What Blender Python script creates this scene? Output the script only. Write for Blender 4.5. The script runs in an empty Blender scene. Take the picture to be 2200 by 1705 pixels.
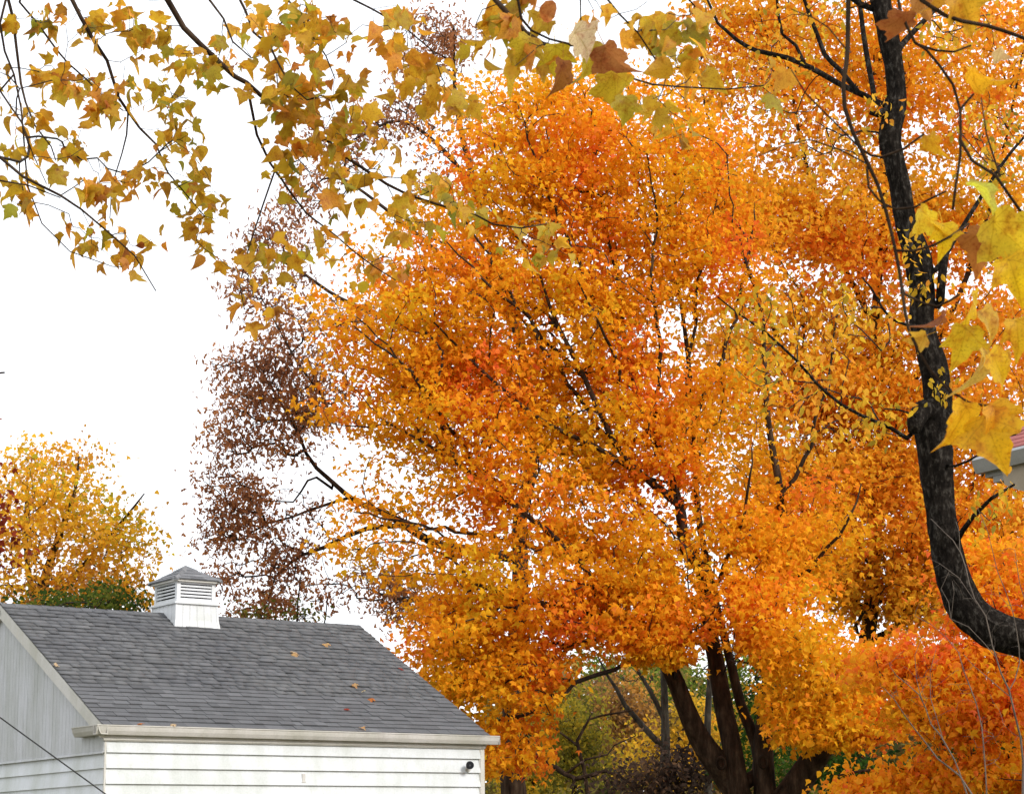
import bpy, math
import numpy as np
from mathutils import Vector, Matrix, noise

# ------------------------------------------------------------------ camera, sky, sun, exposure
scene = bpy.context.scene
F, PITCH, ROLL = 4403.0, 0.2191, -0.0153          # focal length in photo pixels (photo is 2200 wide)
CAMZ = 1.6
_c, _s = math.cos(PITCH), math.sin(PITCH)
_fw = np.array([0, _c, _s]); _up0 = np.array([0, -_s, _c]); _rt0 = np.array([1.0, 0, 0])
_rt = _rt0*math.cos(ROLL) + _up0*math.sin(ROLL)
_up = _up0*math.cos(ROLL) - _rt0*math.sin(ROLL)
CAM = np.array([0, 0, CAMZ])
cam_data = bpy.data.cameras.new('camera'); cam = bpy.data.objects.new('camera', cam_data)
scene.collection.objects.link(cam); scene.camera = cam
cam.matrix_world = Matrix(((_rt[0], _up[0], -_fw[0], 0), (_rt[1], _up[1], -_fw[1], 0), (_rt[2], _up[2], -_fw[2], CAMZ), (0, 0, 0, 1)))
cam_data.sensor_width = 36.0; cam_data.sensor_fit = 'HORIZONTAL'; cam_data.lens = 36.0*F/2200
cam_data.clip_start = 0.1; cam_data.clip_end = 2000
cam_data.dof.use_dof = True; cam_data.dof.focus_distance = 26.0; cam_data.dof.aperture_fstop = 16.0

world = bpy.data.worlds.new('World'); scene.world = world; world.use_nodes = True
wn = world.node_tree; wn.nodes.clear()
SUN_EL, SUN_AZ = math.radians(35), math.radians(128)   # azimuth clockwise from +Y (camera heading): right and behind
sky = wn.nodes.new('ShaderNodeTexSky'); sky.sky_type = 'NISHITA'; sky.sun_disc = False
sky.sun_elevation = SUN_EL; sky.sun_rotation = SUN_AZ; sky.dust_density = 4.0; sky.air_density = 1.0
mixw = wn.nodes.new('ShaderNodeMixRGB'); mixw.inputs[0].default_value = 0.86
mixw.inputs[2].default_value = (7.3, 7.45, 7.7, 1)    # even cloud cover
bg = wn.nodes.new('ShaderNodeBackground'); bg.inputs[1].default_value = 0.12
wo = wn.nodes.new('ShaderNodeOutputWorld')
wn.links.new(sky.outputs[0], mixw.inputs[1]); wn.links.new(mixw.outputs[0], bg.inputs[0]); wn.links.new(bg.outputs[0], wo.inputs[0])

sun_data = bpy.data.lights.new('sun', 'SUN'); sun_data.energy = 1.5; sun_data.angle = math.radians(14); sun_data.color = (1.0, 0.965, 0.91)
sun = bpy.data.objects.new('sun', sun_data); scene.collection.objects.link(sun)
sd = Vector((math.sin(SUN_AZ)*math.cos(SUN_EL), math.cos(SUN_AZ)*math.cos(SUN_EL), math.sin(SUN_EL)))
sun.rotation_euler = sd.to_track_quat('Z', 'Y').to_euler(); sun.location = (10, -10, 30)

vs = scene.view_settings
vs.view_transform = 'Standard'; vs.look = 'None'; vs.gamma = 1.0; vs.use_curve_mapping = False; vs.exposure = 0.85
scene.cycles.max_bounces = 8; scene.cycles.diffuse_bounces = 5; scene.cycles.transmission_bounces = 4
scene.cycles.use_denoising = True
try: scene.cycles.denoiser = 'OPENIMAGEDENOISE'; scene.cycles.denoising_prefilter = 'ACCURATE'
except Exception: pass

# ------------------------------------------------------------------ helpers
COL = scene.collection
def at(px, py, Y):
    d = _rt*((px-1100)/F) + _up*((852.5-py)/F) + _fw
    return CAM + d*(Y/d[1])
def proj(P):
    v = np.asarray(P)-CAM; z = v@_fw
    return 1100+F*(v@_rt)/z, 852.5-F*(v@_up)/z
def inside(px, py, poly):
    r = np.zeros(len(px), bool); n = len(poly)
    for i in range(n):
        (x0, y0), (x1, y1) = poly[i], poly[(i+1) % n]
        c = ((y0 > py) != (y1 > py)) & (px < (x1-x0)*(py-y0)/((y1-y0) or 1e-9)+x0); r ^= c
    return r
def tag(o, label=None, cat=None, group=None, kind=None):
    if label: o['label'] = label
    if cat: o['category'] = cat
    if group: o['group'] = group
    if kind: o['kind'] = kind
    return o
def link(name, data, parent=None, mat=None):
    o = bpy.data.objects.new(name, data); COL.objects.link(o)
    if parent is not None: o.parent = parent
    if mat is not None and data is not None and len(data.materials) == 0: data.materials.append(mat)
    return o
def empty(name, loc=(0, 0, 0), rz=0.0):
    o = bpy.data.objects.new(name, None); COL.objects.link(o)
    o.location = loc; o.rotation_euler = (0, 0, rz); o.empty_display_size = 0.2
    return o
def np_mesh(name, V, faces, smooth=False, tint=None):
    """V (n,3); faces: list of int arrays (m,k)"""
    me = bpy.data.meshes.new(name)
    V = np.ascontiguousarray(V, dtype=np.float32)
    me.vertices.add(len(V)); me.vertices.foreach_set('co', V.ravel())
    faces = [np.asarray(f, dtype=np.int32) for f in faces if len(f)]
    idx = np.concatenate([f.ravel() for f in faces])
    tot = np.concatenate([np.full(len(f), f.shape[1], np.int32) for f in faces])
    start = np.concatenate([[0], np.cumsum(tot)[:-1]]).astype(np.int32)
    me.loops.add(len(idx)); me.loops.foreach_set('vertex_index', idx)
    me.polygons.add(len(tot)); me.polygons.foreach_set('loop_start', start)
    if smooth: me.polygons.foreach_set('use_smooth', np.ones(len(tot), bool))
    if tint is not None:
        a = me.attributes.new('tint', 'FLOAT_COLOR', 'POINT')
        t = np.ones((len(V), 4), np.float32); t[:, :3] = tint
        a.data.foreach_set('color', t.ravel())
    me.update(calc_edges=True)
    return me
class MB:
    """collects polyhedra given as vertex lists and face lists"""
    def __init__(self): self.v = []; self.f = []
    def add(self, verts, faces):
        b = len(self.v); self.v += [tuple(p) for p in verts]; self.f += [tuple(i+b for i in f) for f in faces]; return self
    def box(self, x0, x1, y0, y1, z0, z1):
        return self.add([(x0,y0,z0),(x1,y0,z0),(x1,y1,z0),(x0,y1,z0),(x0,y0,z1),(x1,y0,z1),(x1,y1,z1),(x0,y1,z1)],
            [(0,3,2,1),(4,5,6,7),(0,1,5,4),(1,2,6,5),(2,3,7,6),(3,0,4,7)])
    def extrude(self, prof, a, b):
        """closed profile (list of (p,q)); a,b map (p,q) -> 3D at both ends"""
        n = len(prof); A = [a(*p) for p in prof]; B = [b(*p) for p in prof]
        return self.add(A+B, [tuple(range(n))[::-1], tuple(range(n, 2*n))] + [(i, (i+1) % n, n+(i+1) % n, n+i) for i in range(n)])
    def mesh(self, name):
        me = bpy.data.meshes.new(name); me.from_pydata(self.v, [], self.f); me.update(); return me
    def obj(self, name, mat, parent=None): return link(name, self.mesh(name), parent, mat)

# ---- node materials
def newmat(name):
    m = bpy.data.materials.new(name); m.use_nodes = True; nt = m.node_tree
    b = nt.nodes.get('Principled BSDF'); return m, nt, b
def N(nt, t, **kw):
    n = nt.nodes.new(t)
    for k, v in kw.items():
        if k == 'inp':
            for i, x in v.items(): n.inputs[i].default_value = x
        else: setattr(n, k, v)
    return n
def noise_node(nt, scale, detail=4, rough=.6, coord='Object', mapscale=None):
    tc = N(nt, 'ShaderNodeTexCoord'); out = tc.outputs[coord]
    if mapscale:
        mp = N(nt, 'ShaderNodeMapping'); mp.inputs['Scale'].default_value = mapscale
        nt.links.new(out, mp.inputs[0]); out = mp.outputs[0]
    n = N(nt, 'ShaderNodeTexNoise'); n.inputs['Scale'].default_value = scale; n.inputs['Detail'].default_value = detail; n.inputs['Roughness'].default_value = rough
    nt.links.new(out, n.inputs['Vector']); return n
def ramp(nt, fac, stops):
    r = N(nt, 'ShaderNodeValToRGB'); e = r.color_ramp.elements
    while len(e) > 1: e.remove(e[-1])
    e[0].position = stops[0][0]; e[0].color = (*stops[0][1], 1)
    for p, c in stops[1:]:
        x = e.new(p); x.color = (*c, 1)
    nt.links.new(fac, r.inputs[0]); return r
def bump(nt, height, bsdf, strength=.3, dist=.01):
    b = N(nt, 'ShaderNodeBump'); b.inputs['Strength'].default_value = strength; b.inputs['Distance'].default_value = dist
    nt.links.new(height, b.inputs['Height']); nt.links.new(b.outputs[0], bsdf.inputs['Normal']); return b

def simple(name, c0, c1, scale=6, rough=.7, mapscale=None, bstr=0.0, bdist=.004, detail=5, lo=.3, hi=.7, spec=.3):
    m, nt, b = newmat(name)
    n = noise_node(nt, scale, detail, mapscale=mapscale)
    r = ramp(nt, n.outputs[0], [(lo, c0), (hi, c1)])
    nt.links.new(r.outputs[0], b.inputs['Base Color']); b.inputs['Roughness'].default_value = rough; b.inputs['Specular IOR Level'].default_value = spec
    if bstr: bump(nt, n.outputs[0], b, bstr, bdist)
    return m

def leaf_mat(name, src='tint', spots=True, veins=False, trans=.5, spot_scale=14, gloss=.35):
    m, nt, b = newmat(name)
    if src == 'tint':
        a = N(nt, 'ShaderNodeAttribute', attribute_name='tint'); col = a.outputs['Color']
    else:
        a = N(nt, 'ShaderNodeObjectInfo'); col = a.outputs['Color']
    if spots:
        n = noise_node(nt, spot_scale, 4, .7)
        r = ramp(nt, n.outputs[0], [(.52, (1, 1, 1)), (.72, (.50, .34, .25))])
        n_ = N(nt, 'ShaderNodeTexNoise'); n_.noise_dimensions = '4D'; n_.inputs['Scale'].default_value = 2.6; n_.inputs['Detail'].default_value = 6; n_.inputs['Roughness'].default_value = .65
        tc_ = N(nt, 'ShaderNodeTexCoord'); nt.links.new(tc_.outputs['Object'], n_.inputs['Vector'])
        oi_ = N(nt, 'ShaderNodeObjectInfo'); mu_ = N(nt, 'ShaderNodeMath', operation='MULTIPLY'); mu_.inputs[1].default_value = 40; nt.links.new(oi_.outputs['Random'], mu_.inputs[0]); nt.links.new(mu_.outputs[0], n_.inputs['W'])
        rb = ramp(nt, n_.outputs[0], [(.36, (1.08, 1.12, 1.0)), (.52, (1, .96, .9)), (.60, (.86, .66, .6)), (.72, (.42, .24, .2))])
        for q in (r, rb):
            mx = N(nt, 'ShaderNodeMixRGB', blend_type='MULTIPLY'); mx.inputs[0].default_value = 1
            nt.links.new(col, mx.inputs[1]); nt.links.new(q.outputs[0], mx.inputs[2]); col = mx.outputs[0]
    if veins:
        tc = N(nt, 'ShaderNodeTexCoord'); sep = N(nt, 'ShaderNodeSeparateXYZ'); nt.links.new(tc.outputs['UV'], sep.inputs[0])
        def M(op, x, y=None):
            k = N(nt, 'ShaderNodeMath', operation=op)
            for i, q in enumerate((x, y)):
                if q is None: continue
                if isinstance(q, (int, float)): k.inputs[i].default_value = q
                else: nt.links.new(q, k.inputs[i])
            return k.outputs[0]
        ax = M('ABSOLUTE', sep.outputs[0]); y = M('SUBTRACT', sep.outputs[1], .05)
        ang = M('ARCTAN2', ax, y); rad = M('SQRT', M('ADD', M('MULTIPLY', ax, ax), M('MULTIPLY', y, y)))
        dmin = None
        for a0 in (0.0, .80, 1.55):
            d = M('MULTIPLY', M('ABSOLUTE', M('SUBTRACT', ang, a0)), rad)
            dmin = d if dmin is None else M('MINIMUM', dmin, d)
        # fine side veins branching off the midrib
        w = M('ABSOLUTE', M('SUBTRACT', M('FRACT', M('MULTIPLY', M('SUBTRACT', sep.outputs[1], M('MULTIPLY', ax, .9)), 7.0)), .5))
        r1 = ramp(nt, dmin, [(.003, (.80, .72, .5)), (.016, (1, 1, 1))]); r2 = ramp(nt, w, [(.0, (.93, .90, .84)), (.06, (1, 1, 1))])
        for r in (r1, r2):
            mx = N(nt, 'ShaderNodeMixRGB', blend_type='MULTIPLY'); mx.inputs[0].default_value = 1
            nt.links.new(col, mx.inputs[1]); nt.links.new(r.outputs[0], mx.inputs[2]); col = mx.outputs[0]
    nt.links.new(col, b.inputs['Base Color']); b.inputs['Roughness'].default_value = .55; b.inputs['Specular IOR Level'].default_value = gloss
    tr = N(nt, 'ShaderNodeBsdfTranslucent'); nt.links.new(col, tr.inputs[0])
    ms = N(nt, 'ShaderNodeMixShader'); ms.inputs[0].default_value = trans
    out = nt.nodes['Material Output']
    nt.links.new(b.outputs[0], ms.inputs[1]); nt.links.new(tr.outputs[0], ms.inputs[2]); nt.links.new(ms.outputs[0], out.inputs[0])
    return m

def bark_mat(name, c0, c1, c2, scale=9, stretch=.22, bstr=.8, bdist=.02):
    m, nt, b = newmat(name)
    n = noise_node(nt, scale, 7, .68, mapscale=(1, 1, stretch))
    n2 = noise_node(nt, 3.1, 4, .6)
    r = ramp(nt, n.outputs[0], [(.33, c0), (.52, c1), (.70, c2)])
    r2 = ramp(nt, n2.outputs[0], [(.35, (.7, .7, .7)), (.62, (1.0, 1.0, 1.0)), (.74, (1.35, 1.4, 1.3))])
    mx = N(nt, 'ShaderNodeMixRGB', blend_type='MULTIPLY'); mx.inputs[0].default_value = 1
    nt.links.new(r.outputs[0], mx.inputs[1]); nt.links.new(r2.outputs[0], mx.inputs[2])
    nt.links.new(mx.outputs[0], b.inputs['Base Color']); b.inputs['Roughness'].default_value = .95; b.inputs['Specular IOR Level'].default_value = .04
    bump(nt, n.outputs[0], b, bstr, bdist); return m

MAT = {}
MAT['leaf'] = leaf_mat('foliage', spots=False, trans=.58, gloss=.06)
MAT['leaf_near'] = leaf_mat('leaf_blade', 'object', veins=False, trans=.62, spot_scale=16)
MAT['leaf_near_tint'] = leaf_mat('leaf_blade_mass', 'tint', trans=.62, spot_scale=16)
MAT['leaf_big'] = leaf_mat('leaf_blade_veined', 'object', veins=True, trans=.6, spot_scale=18)
MAT['bark'] = bark_mat('bark_brown', (.016, .010, .007), (.050, .032, .021), (.105, .072, .048))
MAT['bark_dark'] = bark_mat('bark_black', (.006, .005, .0045), (.020, .016, .013), (.095, .085, .073), scale=34, stretch=.55, bstr=1.0, bdist=.025)
MAT['bark_grey'] = bark_mat('bark_grey', (.03, .028, .024), (.075, .068, .055), (.15, .14, .12))
MAT['twig'] = simple('twig_bark', (.012, .009, .007), (.04, .03, .024), 20, .85)
MAT['twig_pale'] = simple('twig_pale', (.07, .052, .04), (.17, .135, .105), 12, .85)

rs = np.random.RandomState(7)
def unit(v): return v/np.maximum(np.linalg.norm(v, axis=-1, keepdims=True), 1e-9)

def catmull(P, R, step):
    P = np.asarray(P, float); R = np.asarray(R, float)
    if len(P) < 3:
        n = max(2, int(np.linalg.norm(P[-1]-P[0])/step)+1); t = np.linspace(0, 1, n)[:, None]
        return P[0]*(1-t)+P[-1]*t, R[0]*(1-t[:, 0])+R[-1]*t[:, 0]
    Q = np.vstack([2*P[0]-P[1], P, 2*P[-1]-P[-2]]); out = []; ro = []
    for i in range(len(P)-1):
        p0, p1, p2, p3 = Q[i:i+4]; n = max(1, int(np.linalg.norm(p2-p1)/step))
        for k in range(n):
            t = k/n; out.append(.5*((2*p1)+(-p0+p2)*t+(2*p0-5*p1+4*p2-p3)*t*t+(-p0+3*p1-3*p2+p3)*t**3)); ro.append(R[i]*(1-t)+R[i+1]*t)
    out.append(P[-1]); ro.append(R[-1]); return np.array(out), np.array(ro)

def tube(P, R, sides, cap=True, disp=None):
    """swept tube -> verts, quads, tris"""
    P = np.asarray(P, float); n = len(P)
    T = unit(np.gradient(P, axis=0)) if n > 2 else unit(np.repeat((P[-1]-P[0])[None], n, 0))
    ref = np.array([0, 0, 1.0]) if abs(T[0][2]) < .9 else np.array([1.0, 0, 0])
    X = np.cross(ref, T[0]); X /= np.linalg.norm(X); xs = [X]
    for i in range(1, n):
        X = X - T[i]*np.dot(X, T[i]); X /= max(np.linalg.norm(X), 1e-9); xs.append(X)
    X = np.array(xs); Yv = np.cross(T, X)
    a = np.linspace(0, 2*np.pi, sides, endpoint=False)
    rr = np.asarray(R)[:, None]*np.ones((1, sides))
    if disp is not None: rr = rr*disp(P, a, np.asarray(R))
    V = P[:, None]+rr[..., None]*(np.cos(a)[None, :, None]*X[:, None]+np.sin(a)[None, :, None]*Yv[:, None])
    V = V.reshape(-1, 3)
    i = np.arange(n-1)[:, None]*sides; j = np.arange(sides)[None]; j2 = (j+1) % sides
    q = np.stack([i+j, i+j2, i+sides+j2, i+sides+j], -1).reshape(-1, 4)
    tr = np.zeros((0, 3), int)
    if cap:
        V = np.vstack([V, P[0], P[-1]]); b0 = n*sides; jj = np.arange(sides); k2 = (jj+1) % sides
        tr = np.vstack([np.stack([np.full(sides, b0), k2, jj], 1), np.stack([np.full(sides, b0+1), (n-1)*sides+jj, (n-1)*sides+k2], 1)])
    return V, q, tr
def tubes_mesh(name, lst, sides):
    Vs, Qs, Ts, b = [], [], [], 0
    for P, R in lst:
        V, q, t = tube(P, R, sides, cap=False); Vs.append(V); Qs.append(q+b); b += len(V)
    return np_mesh(name, np.vstack(Vs), [np.vstack(Qs)], smooth=True)

# ---- leaf outlines: right half from the stalk to the tip
def outline(half): return half + [(-x, y) for x, y in half[::-1][1:]]
MAPLE_NEAR = outline([(.04,-.01),(.20,-.07),(.40,-.02),(.34,.10),(.32,.18),(.52,.26),(.66,.42),(.55,.47),(.58,.62),(.42,.57),(.25,.50),(.22,.60),(.30,.72),(.18,.78),(.10,.88),(0,1.04)])
MAPLE_SOFT = outline([(.05,-.02),(.26,-.04),(.42,.10),(.38,.22),(.50,.40),(.60,.62),(.36,.56),(.22,.58),(.20,.74),(.10,.88),(0,1.05)])
MAPLE_BIG = outline([(.05,-.03),(.24,-.08),(.44,.02),(.46,.16),(.42,.22),(.58,.30),(.70,.46),(.60,.50),(.52,.60),(.40,.60),(.33,.62),(.34,.74),(.24,.80),(.12,.92),(.02,1.10)])
MAPLE_FAR = outline([(.27,-.05),(.54,.36),(.21,.47),(0,.98)])
OVAL = outline([(.02,0),(.22,.22),(.24,.55),(0,1.0)])
OAK = outline([(.03,0),(.10,.25),(.28,.42),(.12,.55),(.22,.78),(0,1.0)])
def blade(out, ring=False, fold=.25, curl=.3, twist=0.0, cx=(0, .30)):
    """fan (or two-ring) leaf blade, folded along its midrib and curled at the tip"""
    o = np.array(out); n = len(o)
    if ring:
        p = np.vstack([[cx], cx+(o-cx)*.55, o]); t = [(0, 1+i, 1+(i+1) % n) for i in range(n)]
        t += [(1+i, 1+n+i, 1+n+(i+1) % n) for i in range(n)] + [(1+i, 1+n+(i+1) % n, 1+(i+1) % n) for i in range(n)]
    else:
        p = np.vstack([[cx], o]); t = [(0, 1+i, 1+(i+1) % n) for i in range(n)]
    x, y = p[:, 0], p[:, 1]
    z = fold*np.abs(x) - curl*(y-.15)**2 + twist*x*y - .35*curl*np.maximum(np.abs(x)-.3, 0)
    if ring: z = z + .045*np.sin(7*x+3*y+twist*9)*np.hypot(x, y-.3)*2 + .03*np.sin(11*y-6*x)
    return np.stack([x, y, z], 1), np.array(t, int), p
def leaf_cloud(name, tmpl, pos, d, nrm, size, col):
    """many leaves as one mesh; d = stalk-to-tip direction, nrm = blade normal; tmpl is one blade or a list of blades to mix"""
    tl = tmpl if isinstance(tmpl, list) else [tmpl]; pick = np.arange(len(pos)) % len(tl); Vs, Ts, Cs, b0 = [], [], [], 0
    for q, (V0, T0, _) in enumerate(tl):
        k = np.where(pick == q)[0]; n = len(k)
        if n == 0: continue
        y = unit(d[k]); x = unit(np.cross(y, nrm[k])); z = np.cross(x, y)
        V = pos[k][:, None] + size[k][:, None, None]*(V0[None, :, 0:1]*x[:, None]+V0[None, :, 1:2]*y[:, None]+V0[None, :, 2:3]*z[:, None])
        Vs.append(V.reshape(-1, 3)); Ts.append((T0[None]+np.arange(n)[:, None, None]*len(V0)).reshape(-1, 3)+b0); Cs.append(np.repeat(col[k], len(V0), axis=0)); b0 += n*len(V0)
    return np_mesh(name, np.vstack(Vs), [np.vstack(Ts)], tint=np.vstack(Cs))
def leaf_matrix(pos, d, nrm, size):
    y = unit(np.asarray(d, float)); x = unit(np.cross(y, nrm)); z = np.cross(x, y)
    return Matrix([[x[i]*size, y[i]*size, z[i]*size, pos[i]] for i in range(3)] + [[0, 0, 0, 1]])

# ---- trees
def field(P, seed, wl):
    """smooth random field in -1..1, used for patches of colour through a crown"""
    r = np.random.RandomState(seed); s = 0
    for k in range(5):
        w = unit(r.normal(size=3))*(2*np.pi/(wl*(.6+.9*r.rand()))); s = s+np.sin(P@w+r.rand()*6.28)
    return s/3.0
def palette(stops, t):
    """t in 0..1 -> colour by linear interpolation through the stops"""
    s = np.array(stops, float); x = np.clip(t, 0, 1)*(len(s)-1); i = np.minimum(x.astype(int), len(s)-2); f = (x-i)[:, None]
    return s[i]*(1-f)+s[i+1]*f

class Tree:
    def __init__(self, seed=1):
        self.r = np.random.RandomState(seed); self.P = np.zeros((60000, 3)); self.par = -np.ones(60000, int); self.L = np.zeros(60000)
        self.rad = np.zeros(60000); self.main = np.zeros(60000, bool); self.n = 0; self.limbs = []; self.chains = []
    def limb(self, pts, step=.25, name='limb', wobble=0.0, attach=True):
        """pts: (px, py, Y, width in px) or ('w', x, y, z, radius)"""
        P = []; R = []
        for p in pts:
            if p[0] == 'w': P.append(np.array(p[1:4], float)); R.append(p[4])
            else: P.append(at(p[0], p[1], p[2])); R.append(p[3]*p[2]/F/2)
        par = -1
        if self.n and attach:
            par = int(np.argmin(np.linalg.norm(self.P[:self.n]-P[0], axis=1)))
            if np.linalg.norm(self.P[par]-P[0]) > 1e-4: P.insert(0, self.P[par].copy()); R.insert(0, min(R[0]*1.15, self.rad[par] if self.rad[par] > 0 else R[0]))
        C, CR = catmull(P, R, step)
        if wobble: C[1:-1] += self.r.normal(size=(len(C)-2, 3))*wobble
        first = True
        for i in range(len(C)):
            k = self.n; self.P[k] = C[i]; self.rad[k] = CR[i]; self.main[k] = True; self.par[k] = par
            self.L[k] = 0 if par < 0 else self.L[par]+np.linalg.norm(C[i]-self.P[par]); par = k; self.n += 1
        self.limbs.append((name, C, CR)); return self
    def grow(self, A, seg=.35, alpha=.30, rise=.6, rtip=.004, kexp=.42, bend=.45, lift=.12, maxd=1e9):
        A = np.asarray(A); n0 = self.n
        d0 = np.array([np.min(np.linalg.norm(self.P[:n0]-a, axis=1)) for a in A]); A = A[np.argsort(d0)]
        first = n0
        for a in A:
            m = self.n; D = np.linalg.norm(self.P[:m]-a, axis=1)
            cost = D+alpha*self.L[:m]+rise*np.maximum(self.P[:m, 2]-a[2], 0)
            i = int(np.argmin(cost)); s = self.P[i]; dist = D[i]
            if dist < .04 or dist > maxd: continue
            p = self.par[i]; back = unit(s-self.P[p]) if p >= 0 else np.array([0, 0, 1.0])
            to = (a-s)/dist; c = s+(to*(1-bend)+back*bend)*dist*.45+np.array([0, 0, lift*dist])
            k = max(2, int(math.ceil(dist/seg))); t = np.linspace(0, 1, k+1)[1:, None]
            path = (1-t)**2*s+2*t*(1-t)*c+t*t*a
            path[:-1] += self.r.normal(size=(k-1, 3))*seg*.10
            ids = []; par = i
            for q in path:
                j = self.n; self.P[j] = q; self.par[j] = par; self.L[j] = self.L[par]+np.linalg.norm(q-self.P[par]); par = j; ids.append(j); self.n += 1
            self.chains.append((i, ids))
        cnt = np.zeros(self.n)
        for i, ids in self.chains: cnt[ids[-1]] += 1
        for j in range(self.n-1, -1, -1):
            if self.par[j] >= 0: cnt[self.par[j]] += cnt[j]
        sel = ~self.main[:self.n]; self.rad[:self.n][sel] = rtip*np.maximum(cnt[sel], 1)**kexp
        return self
    def build(self, root, bark, twigmat, sides=10, tsides=4, names=None, disp=None):
        for nm, C, R in self.limbs:
            V, q, t = tube(C, R, sides, True, disp); link(nm, np_mesh(nm, V, [q, t], smooth=True), root, bark)
        if self.chains:
            lst = []
            for i, ids in self.chains:
                P = np.vstack([self.P[i], self.P[ids]]); R = np.concatenate([[min(self.rad[ids[0]]*1.1, max(self.rad[i], .002))], self.rad[ids]]); lst.append((P, R))
            o = link('twigs', tubes_mesh('twigs', lst, tsides), root, twigmat); o['kind'] = 'stuff'
    def tips(self, n_per, spread, frac=.5):
        """leaf anchor points round the outer part of every grown twig"""
        pos = []; cid = []
        for ci, (i, ids) in enumerate(self.chains):
            P = self.P[ids]; k = max(1, int(len(P)*(1-frac))); Q = P[k-1:]
            m = max(1, int(round(n_per*(.55+.9*self.r.rand()))))
            b = Q[self.r.randint(0, len(Q), m)]; pos.append(b+self.r.normal(size=(m, 3))*np.array(spread)); cid += [ci]*m
        return np.vstack(pos), np.array(cid)

def blob_points(blobs, r):
    """blobs: (px, py, rx, ry, Y, depth, count): points through an ellipsoid"""
    out = []
    for (cx, cy, rx, ry, Y, dep, n) in blobs:
        u = unit(r.normal(size=(n, 3)))*(r.rand(n, 1)**(1/2.4))
        for a, b, c in u: out.append(at(cx+rx*a, cy+ry*b, Y+dep*c))
    return np.array(out)

def foliage(t, name, root, tmpl, n_per, spread, size, stops, seed, wl=2.5, droop=(.1, 1.0), upbias=.8, jit=.18, fieldamp=.35, base=.5, frac=.5, vjit=.16, mat=None, gaps=.0, gapwl=1.3, thin=None):
    pos, cid = t.tips(n_per, spread, frac); r = np.random.RandomState(seed)
    if gaps:
        q = pos*np.array([1, 1, 1.9]); g = field(q, seed+77, gapwl)+.6*field(q, seed+78, gapwl*.5); pos = pos[r.rand(len(pos)) < np.clip(.95+(g+gaps)*1.6, .12, 1)]
    if thin:
        px, py = proj(pos); keep = np.ones(len(pos))
        for poly, k in thin: keep[inside(px, py, poly)] *= k
        pos = pos[r.rand(len(pos)) < keep]
    n = len(pos)
    d = r.normal(size=(n, 3)); d[:, 2] = 0; d = unit(d); d[:, 2] = -(droop[0]+(droop[1]-droop[0])*r.rand(n))
    nr = r.normal(size=(n, 3))*.75; nr[:, 2] += upbias
    sz = size*(.65+.6*r.rand(n))
    tt = base+fieldamp*field(pos, seed, wl)+.5*fieldamp*field(pos, seed+9, wl*.35)+jit*r.normal(size=n)
    col = palette(stops, tt)*(1+vjit*r.normal(size=(n, 1))); col = np.clip(col, .004, .9)
    o = link(name, leaf_cloud(name, tmpl, pos, d, nr, sz, col), root, mat or MAT['leaf']); o['kind'] = 'stuff'
    return o

# ------------------------------------------------------------------ ground
def ground_mat():
    m, nt, b = newmat('lawn_and_litter')
    n1 = noise_node(nt, .35, 6); n2 = noise_node(nt, 9, 5)
    r1 = ramp(nt, n1.outputs[0], [(.35, (.045, .070, .018)), (.55, (.10, .085, .025)), (.7, (.30, .13, .02))])
    r2 = ramp(nt, n2.outputs[0], [(.3, (.55, .55, .55)), (.7, (1.2, 1.2, 1.2))])
    mx = N(nt, 'ShaderNodeMixRGB', blend_type='MULTIPLY'); mx.inputs[0].default_value = 1
    nt.links.new(r1.outputs[0], mx.inputs[1]); nt.links.new(r2.outputs[0], mx.inputs[2]); nt.links.new(mx.outputs[0], b.inputs['Base Color'])
    b.inputs['Roughness'].default_value = .95; bump(nt, n2.outputs[0], b, .6, .04); return m
gx = np.linspace(-400, 400, 81); gy = np.linspace(-300, 600, 91); GX, GY = np.meshgrid(gx, gy)
GZ = np.zeros_like(GX) - .02
GV = np.stack([GX.ravel(), GY.ravel(), GZ.ravel()], 1); gi = (np.arange(90)[:, None]*81+np.arange(80)[None]).ravel()
tag(link('ground', np_mesh('ground', GV, [np.stack([gi, gi+1, gi+82, gi+81], 1)]), None, ground_mat()), kind='structure')

# ------------------------------------------------------------------ garage
CX, CY, TH = -5.3291, 26.8156, 0.6382
GL, GW = 6.025, 6.8627                     # eave side length, gable width
Z1, EX = 2.9593, 0.2                       # height of the first lap line, siding exposure
OE, HE, HR = 0.0902, 3.3161, 5.2364        # eave overhang, eave edge height, ridge height
OL, OR = 0.0838, 0.02                      # rake overhangs
U = np.array([math.cos(TH), math.sin(TH), 0]); Wd = np.array([-math.sin(TH), math.cos(TH), 0]); GC = np.array([CX, CY, 0])
def g_local(P): q = np.asarray(P)-GC; return np.array([q@U, q@Wd, q[2]])
def g_world(p): return GC+U*p[0]+Wd*p[1]+np.array([0, 0, p[2]])
SL = (HR-HE)/(GW/2+OE)                     # roof slope
def roof_hit(px, py):
    """ray through a photo pixel to the front roof plane, in garage coordinates"""
    a, b = g_local(CAM), g_local(at(px, py, 30.0)); f = lambda p: p[2]-(HE+SL*(p[1]+OE))
    t = f(a)/(f(a)-f(b)); return a+(b-a)*t

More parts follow.
